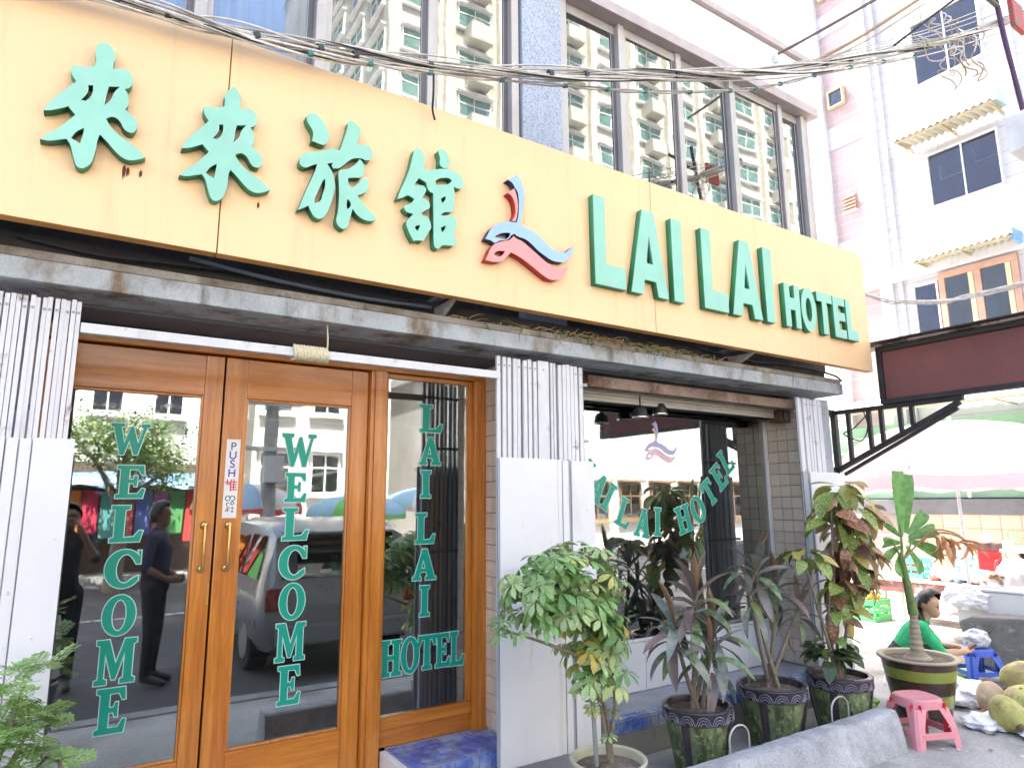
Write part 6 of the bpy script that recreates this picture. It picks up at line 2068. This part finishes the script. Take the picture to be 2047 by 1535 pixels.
def wwin(y0, y1, z0, z1, frame=FRW, cols=2, parent=WB, X=13.0, back=BGLK):
    w_ = MB()
    t = .035
    for (a, b, c, d) in ((y0, y1, z0, z0 + t), (y0, y1, z1 - t, z1), (y0, y0 + t, z0 + t + .0005, z1 - t - .0005), (y1 - t, y1, z0 + t + .0005, z1 - t - .0005)):
        w_.box(X - .07, X + .03, a, b, c, d)
    f = w_.build('window', frame, parent, .004)
    n = cols
    for i in range(n):
        a = y0 + t + (y1 - y0 - 2 * t) * i / n
        b = y0 + t + (y1 - y0 - 2 * t) * (i + 1) / n
        if i:
            MB().box(X - .05, X + .02, a - .015, a + .015, z0 + t, z1 - t).build('glazing_bar', frame, f)
        MB().box(X - .03, X - .024, a + .004, b - .004, z0 + t, z1 - t).build('pane', BGL, f)
    MB().box(X - .012, X - .004, y0 + t, y1 - t, z0 + t, z1 - t).build('blind', back, f)
    return f


w1 = wwin(.82, 2.0, 6.93, 8.0)
for (ya, za) in ((1.62, 7.42), (1.05, 7.5)):
    mb = MB()
    mb.box(12.978, 12.984, ya - .2, ya + .2, za, za + .03)
    mb.box(12.978, 12.984, ya - .2, ya - .17, za, za + .28)
    mb.box(12.978, 12.984, ya + .17, ya + .2, za, za + .28)
    mb.build('window_tape', FRW, w1)
wwin(.84, 2.02, 9.42, 10.75)
wwin(.84, 2.02, 11.9, 13.2)
wwin(3.43, 3.78, 9.9, 10.3, FRO, 1)
wwin(3.43, 3.78, 12.55, 12.95, FRO, 1)
wwin(-1.6, -.3, 6.93, 8.0)
wwin(-1.6, -.3, 9.42, 10.7)
wwin(2.06, 2.5, 4.6, 5.56, FRW, 1)
TERR = M('louvre_terracotta', (.55, .26, .15), .7, var=.15)
ov = MB()
for i in range(5):
    ov.obox((13.0, 3.56, 7.53 + i * .075), (.02, .27, .07), Matrix.Rotation(R(25), 3, 'Y'))
vt = ov.build('vent_louvre', TERR, WB)
MB().box(12.97, 13.04, 3.405, 3.715, 7.48, 7.5).build('vent_sill', WREN, vt)
# brown framed double window below the second awning
WF = M('window_wood_pink', (.5, .3, .22), .6, var=.12)
fw = MB()
for (a, b, c, d) in ((.8, 2.04, 5.56, 5.68), (.8, .9, 4.1, 5.559), (1.94, 2.04, 4.1, 5.559), (1.36, 1.47, 4.1, 5.559)):
    fw.box(12.93, 13.02, a, b, c, d)
fo = fw.build('window', WF, WB, .006)
for a, b in ((.91, 1.35), (1.48, 1.93)):
    MB().box(12.96, 12.97, a, b, 4.1, 5.555).build('pane', BGL, fo)
    MB().box(12.985, 12.995, a, b, 4.1, 5.555).build('blind', M('blind_olive', (.3, .32, .24), .7, var=.2), fo)
    MB().box(12.94, 12.955, a, a + .08, 4.1, 5.555).build('shutter_edge', M('shutter_yellow', (.62, .55, .34), .6), fo)


def awning(y0, y1, z, out, drop, mat, X=13.0, n=14, edge=None, label=None):
    """corrugated sheet sloping off the wall on thin brackets"""
    vs, fs = [], []
    m_ = n * 4
    for i in range(m_ + 1):
        y = y0 + (y1 - y0) * i / m_
        h = .03 * math.sin(2 * PI * i / 4)
        vs += [(X - .02, y, z + h), (X - out, y, z - drop + h)]
        if i:
            fs.append((2 * i - 2, 2 * i, 2 * i + 1, 2 * i - 1))
    o = MB().add(vs, fs).build('awning', mat, WB, 0, 70)
    o.modifiers.new('t', 'SOLIDIFY').thickness = .006
    mb = MB()
    for y in (y0 + .06, (y0 + y1) / 2, y1 - .06):
        mb.bar((X, y, z - drop - .06), (X - out + .03, y, z - drop - .04), .02, .02)
        mb.bar((X, y, z - .05), (X - out + .03, y, z - drop - .04), .02, .02)
    mb.bar((X - out + .03, y0, z - drop - .045), (X - out + .03, y1, z - drop - .045), .025, .025)
    mb.build('awning_bracket', FRO, o)
    return o


AWC = M('awning_tin', (.52, .48, .38), .7, var=.12, vs=3)
awning(.66, 2.3, 8.3, .62, .05, AWC)
awning(.66, 2.22, 5.9, .58, .04, AWC)
MB().box(12.5, 12.9, .66, .71, 5.78, 5.98).build('awning_cheek', M('blue_sheet', (.2, .4, .72), .5), WB)
MB().box(12.55, 12.95, .62, .7, 8.3, 8.5).build('awning_cheek', M('teal_sheet', (.4, .62, .58), .5), WB)
for y in (2.7, .5):
    MB().tube([(12.95, y, 0), (12.95, y, 20.5)], .035, 8).build('drain_pipe', M('pipe_grey', (.58, .58, .59), .6), WB, 0, 40)
# ground floor shopfront
MB().box(12.62, 12.98, -1.9, 4.2, 2.5, 2.96).build('shop_fascia', M('shop_green', (.2, .36, .22), .6, var=.12, vs=2), WB)
MB().box(12.7, 12.99, -1.9, 4.2, 1.62, 2.495).build('shop_wall', M('shop_green2', (.24, .38, .26), .7, var=.12, vs=2), WB)
fr = MB()
for y in (-1.2, -.2, .8, 1.8, 2.8, 3.8):
    fr.box(12.6, 12.619, y, y + .05, 1.62, 2.9)
for z in (2.46, 2.72):
    fr.box(12.59, 12.599, -1.9, 4.1, z, z + .04)
fr.build('shop_frame', FRW, WB)
MB().box(12.6, 12.98, -1.9, 4.0, 1.34, 1.6).build('shop_shelf', M('shelf_grey', (.14, .14, .15), .7, var=.2, vs=4), WB, .01)
BT = M('counter_tile', (.5, .4, .3), .3, var=.06, rnd=.08, vs=6)
tm = MB().box(0, .02, 0, .285, 0, .225).mesh('tile', BT, .004)
bx('counter_core', GROUT, WB, 12.64, 12.98, -1.9, 3.2, 0, 1.335)
for r_ in range(5):
    for c_ in range(12):
        link('tile', tm, WB).location = (12.619, -.6 + c_ * .29, .2 + r_ * .229)
awning(-1.9, 4.1, 3.5, 1.0, .3, clothm('clear_sheet', (.72, .76, .74)), 12.98, 30)

# ------------------------------------------------------------------ the other side of the street (mirrored in the glass)
def block(name, label, x0, x1, y0, y1, h, mat, rows, cols, z_first, zp, ww, wh, x_first=None, xp=None, side=False, cat='building', frame=FRW, glass=GLASSF, sill=True):
    b_ = thing(name, label, cat, ((x0 + x1) / 2, y1, 0))
    MB().box(x0, x1, y0, y1, .0, h).build('wall', mat, b_)
    MB().box(x0 - .15, x1 + .15, y0 - .15, y1 + .15, h, h + .35).build('parapet', mat, b_, .02)
    # one window: frame, bars, sill; panes a second mesh
    wf = MB()
    t = .07
    wf.box(-ww / 2, ww / 2, 0, .09, 0, t)
    wf.box(-ww / 2, ww / 2, 0, .09, wh - t, wh)
    for xx in (-ww / 2, -.02 - ww * .0, ww / 2 - t):
        wf.box(xx, xx + t * (.6 if abs(xx) < .1 else 1), 0, .09, t, wh - t)
    wf.box(-ww / 2 + t, ww / 2 - t, .01, .08, wh * .62, wh * .62 + .05)
    if sill:
        wf.box(-ww / 2 - .08, ww / 2 + .08, 0, .22, -.1, -.005)
        wf.box(-ww / 2 - .08, ww / 2 + .08, 0, .3, wh + .03, wh + .11)
    fm_ = wf.mesh('window', frame)
    pm_ = MB().box(-ww / 2 + .02, ww / 2 - .02, .02, .04, .02, wh - .02).mesh('pane', glass)
    xf = x_first if x_first is not None else x0 + (x1 - x0) / cols / 2
    xpp = xp if xp else (x1 - x0) / cols
    spots_ = [(xf + c * xpp, y1, z_first + r_ * zp, 0) for c in range(cols) for r_ in range(rows)]
    if side:
        spots_ += [(x0, y1 - 1.6 - c * xpp, z_first + r_ * zp, 1) for c in range(side) for r_ in range(rows)]
    for (x, y, z, k) in spots_:
        o = link('window', fm_, b_)
        o.location = (x, y, z)
        p = link('pane', pm_, o)
        if k:
            o.rotation_euler = (0, 0, R(90))
        else:
            o.rotation_euler = (0, 0, 0)
    return b_


CRM = M('cream_render', (.4, .385, .335), .8, var=.1, vs=.6, spots=((.38, .34, .27), .7, .56, .8))
GRYB = M('grey_render', (.5, .48, .45), .8, var=.12, vs=.8, spots=((.34, .32, .3), .9, .55, .8))
WHTB = M('white_shop_render', (.66, .63, .6), .8, var=.1, vs=.8, spots=((.45, .4, .36), .9, .57, .8))
GGL = glassmat('green_glass', (.08, .2, .15), .12, 1.2)
GBK = M('green_pane', (.11, .2, .165), .3, var=.35, vs=.7)
t_ = block('apartment_tower', 'tall cream apartment tower with green windows across the street', 11.6, 68, -50, -26, 44, CRM, 15, 16, 3.2, 2.75, 2.1, 1.45, 13.4, 3.4, 4, frame=FRW, glass=GBK)
# balconies and vertical ribs of the tower
bmesh_ = MB().box(-.0, 1.25, 0, .9, 0, .95).mesh('balcony', CRM, .02)
for c in range(16):
    MB().box(13.4 + 1.55 + c * 3.4 - .1, 13.4 + 1.55 + c * 3.4 + .25, -25.99, -25.6, 0, 44).build('rib', M('rib_cream', (.56, .53, .45), .8), t_)
    if c % 2:
        for r_ in range(15):
            link('balcony', bmesh_, t_).location = (13.4 + c * 3.4 - .62, -26.0, 2.2 + r_ * 2.75)
block('white_shophouse', 'white shophouse with small paned windows behind the tree across the street', -9, 3.3, -28, -16.2, 9.5, WHTB, 3, 8, 3.95, 2.6, .8, 1.1, -8.0, 1.42)
block('grey_apartment_block', 'grey cream apartment block with dark windows across the street', 4.6, 9.2, -32, -18, 15, GRYB, 5, 3, 1.9, 2.6, 1.0, 1.35, 5.3, 1.6, 5)
block('low_white_shop', 'low white shop row with brown windows down the street', 10.6, 26, -24, -15.5, 6.2, WHTB, 1, 9, .9, 2.7, 1.1, 1.4, 11.6, 1.65, frame=M('brown_frame', (.3, .2, .12), .6))
block('left_shophouse', 'plain white shophouse further left across the street', -26, -9.6, -30, -16, 11, CRM, 3, 8, 3.6, 2.8, 1.0, 1.3)

# street tree
def tree(label, loc, h, rx, rz, seed, n=5200, mats_=None):
    q = random.Random(seed)
    root = thing('street_tree', label, 'tree', loc, 'street trees')
    mb = MB()
    x, y, z = loc
    top = Vector((x, y, z + h * .55))
    mb.tube(cr([loc, (x + .06, y, z + h * .3), tuple(top)], 5), [.17 - .008 * k for k in range(11)], 9)
    tips = []
    for k in range(7):
        a = 2 * PI * k / 7 + q.uniform(-.3, .3)
        e = top + Vector((math.cos(a) * rx * q.uniform(.5, .8), math.sin(a) * rx * q.uniform(.5, .8), q.uniform(.0, 1) * rz))
        b0 = Vector((x + .03, y, z + h * q.uniform(.35, .54)))
        mb.tube(cr([b0, b0.lerp(e, .5) + Vector((0, 0, .15)), e], 4), [.07, .064, .058, .05, .045, .04, .035, .028, .02], 6)
        tips.append(e)
    mb.build('trunk', BARK, root, 0, 60)
    cr_ = MB()
    cs = [(e + Vector((q.uniform(-.2, .2), q.uniform(-.2, .2), q.uniform(-.1, .3))), q.uniform(.45, .75)) for e in tips for _ in range(3)] + [(top + Vector((q.uniform(-.7, .7) * rx, q.uniform(-.7, .7) * rx, q.uniform(.2, 1.2) * rz)), q.uniform(.4, .7)) for _ in range(12)]
    for i in range(n):
        c, r = q.choice(cs)
        d = Vector((q.gauss(0, 1), q.gauss(0, 1), q.gauss(0, .8))).normalized() * r * q.uniform(.55, 1.05)
        p = c + d
        a = Vector((q.gauss(0, 1), q.gauss(0, 1), q.gauss(0, .6))).normalized()
        b_ = a.cross(Vector((q.gauss(0, .5), q.gauss(0, .5), 1))).normalized()
        s = q.uniform(.06, .12)
        cr_.add([p, p + a * s * .5 + b_ * s * .28, p + a * s, p + a * s * .5 - b_ * s * .28], [(0, 1, 2, 3)], q.choice((0, 0, 1)))
    me = cr_.mesh('crown', mats_ or [TRG, TRL], 0, None, False)
    link('crown', me, root)['kind'] = 'stuff'
    return root


TRG = leafmat('tree_leaf', (.1, .2, .045), (.17, .28, .07), None, .4, .6, .45, .1, 3)
TRL = leafmat('tree_leaf_light', (.15, .22, .05), (.22, .28, .08), None, .4, .6, .45, .1, 3)
tree('leafy street tree across the road mirrored in the left door', (.75, -11.6, -.118), 3.7, 1.35, 1.2, 61, 7000)
tree('yellow green tree beyond the parasols across the road', (10.2, -15.0, .0), 3.6, 1.1, .9, 62, 3600)

# utility pole with cross arms
UP = thing('utility_pole', 'pale concrete utility pole with cross arms across the road', 'pole', (3.15, -9.4, -.12))
MB().tube([(3.15, -9.4, -.118), (3.15, -9.4, 7.6)], [.15, .1], 12).build('shaft', CONC, UP, 0, 40)
for z in (2.6, 3.5, 6.9):
    MB().box(2.6, 3.7, -9.3, -9.22, z, z + .08).build('cross_arm', M('arm_grey', (.4, .4, .4), .6), UP)
MB().box(3.0, 3.35, -9.28, -9.1, 2.0, 2.5).build('meter_cabinet', M('cabinet', (.45, .46, .46), .6), UP, .01)
# awning shop with hanging cloth
AS = thing('cloth_stall', 'cloth stall with a blue tarpaulin roof and rows of hanging coloured cloth', 'stall', (0, -13, 0))
vs, fs = [], []
for i in range(13):
    x = -3.4 + i * .5
    vs += [(x, -14.4, 2.35 + .03 * math.sin(i * 1.7)), (x, -13.2, 1.98 + .06 * math.sin(i * 2.1))]
    if i:
        fs.append((2 * i - 2, 2 * i, 2 * i + 1, 2 * i - 1))
o = MB().add(vs, fs).build('tarpaulin', M('tarp_blue', (.2, .33, .5), .6, var=.15), AS, 0, 60)
o.modifiers.new('t', 'SOLIDIFY').thickness = .01
MB().box(-3.4, 2.6, -14.6, -14.5, .02, 2.6).build('back_board', M('stall_brown', (.12, .08, .06), .8), AS)
cl_c = [(.55, .06, .05), (.75, .22, .04), (.5, .04, .08), (.1, .3, .28), (.6, .12, .12), (.12, .16, .4), (.4, .1, .3), (.1, .3, .1)]
q = random.Random(71)
for i in range(17):
    x = -3.3 + i * .345
    c_ = cl_c[i % 8]
    MB().box(x, x + .3, -13.6 + q.uniform(-.1, .1), -13.58 + q.uniform(.12, .15), 1.0 + q.uniform(-.3, .1), 1.9).build('cloth', M('cloth_%d' % (i % 8), c_, .9, var=.15), AS, .01)
for x in (-3.35, -.4, 2.5):
    MB().box(x, x + .06, -13.3, -13.24, .02, 2.0).build('post', M('arm_grey', (.4, .4, .4), .6), AS)
CR_, CY, CB, CG_ = clothm('par_red', (.75, .1, .12)), clothm('par_yellow', (.8, .65, .2)), clothm('par_blue', (.35, .55, .75)), clothm('par_green', (.2, .55, .15))
parasol('red, yellow and pale blue market parasol across the road', (3.0, -10.4, -.12), 1.1, 1.5, 2.0, [CR_, PW, CB, CY, CR_], 8, 0, 'market parasols', .1)
parasol('green and blue market parasol across the road', (5.6, -11.2, -.12), 1.2, 1.35, 1.8, [CG_, CB, CG_, CB, CG_], 8, 0, 'market parasols', .1)
parasol('pink and white market parasol across the road', (7.6, -11.5, -.12), 1.2, 1.5, 2.0, [PW, PP, PW, CB, PP], 8, 0, 'market parasols', .1)

# parked estate car, rear toward the hotel
SILV = M('car_silver', (.24, .25, .265), .3, metal=.3, var=.0, coat=.6)
TYRE = M('tyre', (.02, .02, .02), .85)
CAR = thing('parked_car', 'silver estate car parked nose to the road, mirrored in the right door', 'car', (2.55, -4.6, -.118))
CGL = glassmat('car_glass', (.05, .055, .055), .1, 1.2)


def carloft(sections, mat, name, parent, smooth=30):
    n = len(sections[0])
    vs, fs = [], []
    for s_ in sections:
        vs += s_
    for i in range(len(sections) - 1):
        for k in range(n - 1):
            fs.append((i * n + k, i * n + k + 1, (i + 1) * n + k + 1, (i + 1) * n + k))
    fs.append(tuple(range(n)))
    fs.append(tuple((len(sections) - 1) * n + k for k in range(n)))
    return MB().add(vs, fs).build(name, mat, parent, .0, smooth)


def carsec(y, zb, zm, zw, zt, wb, wm, wt):
    cx = 2.56
    z = -.118
    return [(cx - wb, y, z + zb), (cx - wm, y, z + zb + .12), (cx - wm - .02, y, z + zm), (cx - wm + .03, y, z + zw), (cx - wt, y, z + zt - .06), (cx - wt + .12, y, z + zt), (cx + wt - .12, y, z + zt), (cx + wt, y, z + zt - .06), (cx + wm - .03, y, z + zw), (cx + wm + .02, y, z + zm), (cx + wm, y, z + zb + .12), (cx + wb, y, z + zb)]


secs = [carsec(-2.6, .42, .62, .86, .9, .55, .66, .62), carsec(-2.66, .3, .6, .9, .98, .7, .78, .72), carsec(-2.76, .26, .62, .92, 1.42, .74, .83, .7), carsec(-3.0, .24, .62, .93, 1.52, .76, .84, .7), carsec(-4.4, .22, .62, .93, 1.55, .76, .84, .7), carsec(-5.2, .22, .6, .92, 1.46, .76, .84, .66), carsec(-5.8, .22, .6, .92, 1.02, .76, .83, .68), carsec(-6.6, .24, .56, .8, .88, .72, .78, .66), carsec(-6.85, .34, .5, .62, .66, .6, .68, .6)]
carloft(secs, SILV, 'body', CAR)
zc = -.118
rw = MB().add([(1.9, -2.635, zc + .96), (3.22, -2.635, zc + .96), (3.12, -2.735, zc + 1.4), (2.0, -2.735, zc + 1.4), (1.9, -2.645, zc + .96), (3.22, -2.645, zc + .96), (3.12, -2.745, zc + 1.4), (2.0, -2.745, zc + 1.4)], [(0, 1, 2, 3), (4, 7, 6, 5), (0, 4, 5, 1), (1, 5, 6, 2), (2, 6, 7, 3), (3, 7, 4, 0)])
rw.build('rear_window', [CGL], CAR)
MB().box(2.3, 2.42, -2.648, -2.646, zc + 1.0, zc + 1.04).build('window_label', PAPER, CAR)
for sd in (-1, 1):
    for (ya, yb) in ((-2.98, -3.7), (-3.76, -4.5), (-4.56, -5.35)):
        xs_ = 2.56 + sd * .825
        xt = 2.56 + sd * .72
        MB().add([(xs_, ya, zc + .95), (xs_, yb, zc + .95), (xt, yb + (.2 if yb < -5 else 0), zc + 1.38), (xt, ya - .06, zc + 1.38), (xs_ - sd * .01, ya, zc + .95), (xs_ - sd * .01, yb, zc + .95), (xt - sd * .01, yb + (.2 if yb < -5 else 0), zc + 1.38), (xt - sd * .01, ya - .06, zc + 1.38)], [(0, 1, 2, 3), (4, 7, 6, 5), (0, 4, 5, 1), (1, 5, 6, 2), (2, 6, 7, 3), (3, 7, 4, 0)]).build('side_window', CGL, CAR)
    MB().box(2.56 + sd * .72 - .09, 2.56 + sd * .72 + .09, -2.665, -2.6, zc + .66, zc + .88).build('tail_light', M('tail_red', (.22, .02, .02), .25, coat=.5), CAR, .015)
    for y in (-3.35, -5.95):
        cx = 2.56 + sd * .74
        wl = MB().tube([(cx - .1, y, zc + .3), (cx + .1, y, zc + .3)], .3, 24).build('wheel', TYRE, CAR, .02, 40)
        MB().tube([(cx + sd * .101, y, zc + .3), (cx + sd * .108, y, zc + .3)], .19, 20).build('rim', M('rim_silver', (.5, .5, .5), .3, metal=.7), wl, 0, 40)
MB().box(1.85, 3.27, -2.63, -2.56, zc + .32, zc + .52).build('bumper', SILV, CAR, .03)
MB().box(2.3, 2.82, -2.612, -2.604, zc + .58, zc + .7).build('number_plate', M('plate_dark', (.12, .1, .09), .5), CAR)

CAR.location.y -= .3
CAR.location.x -= .08
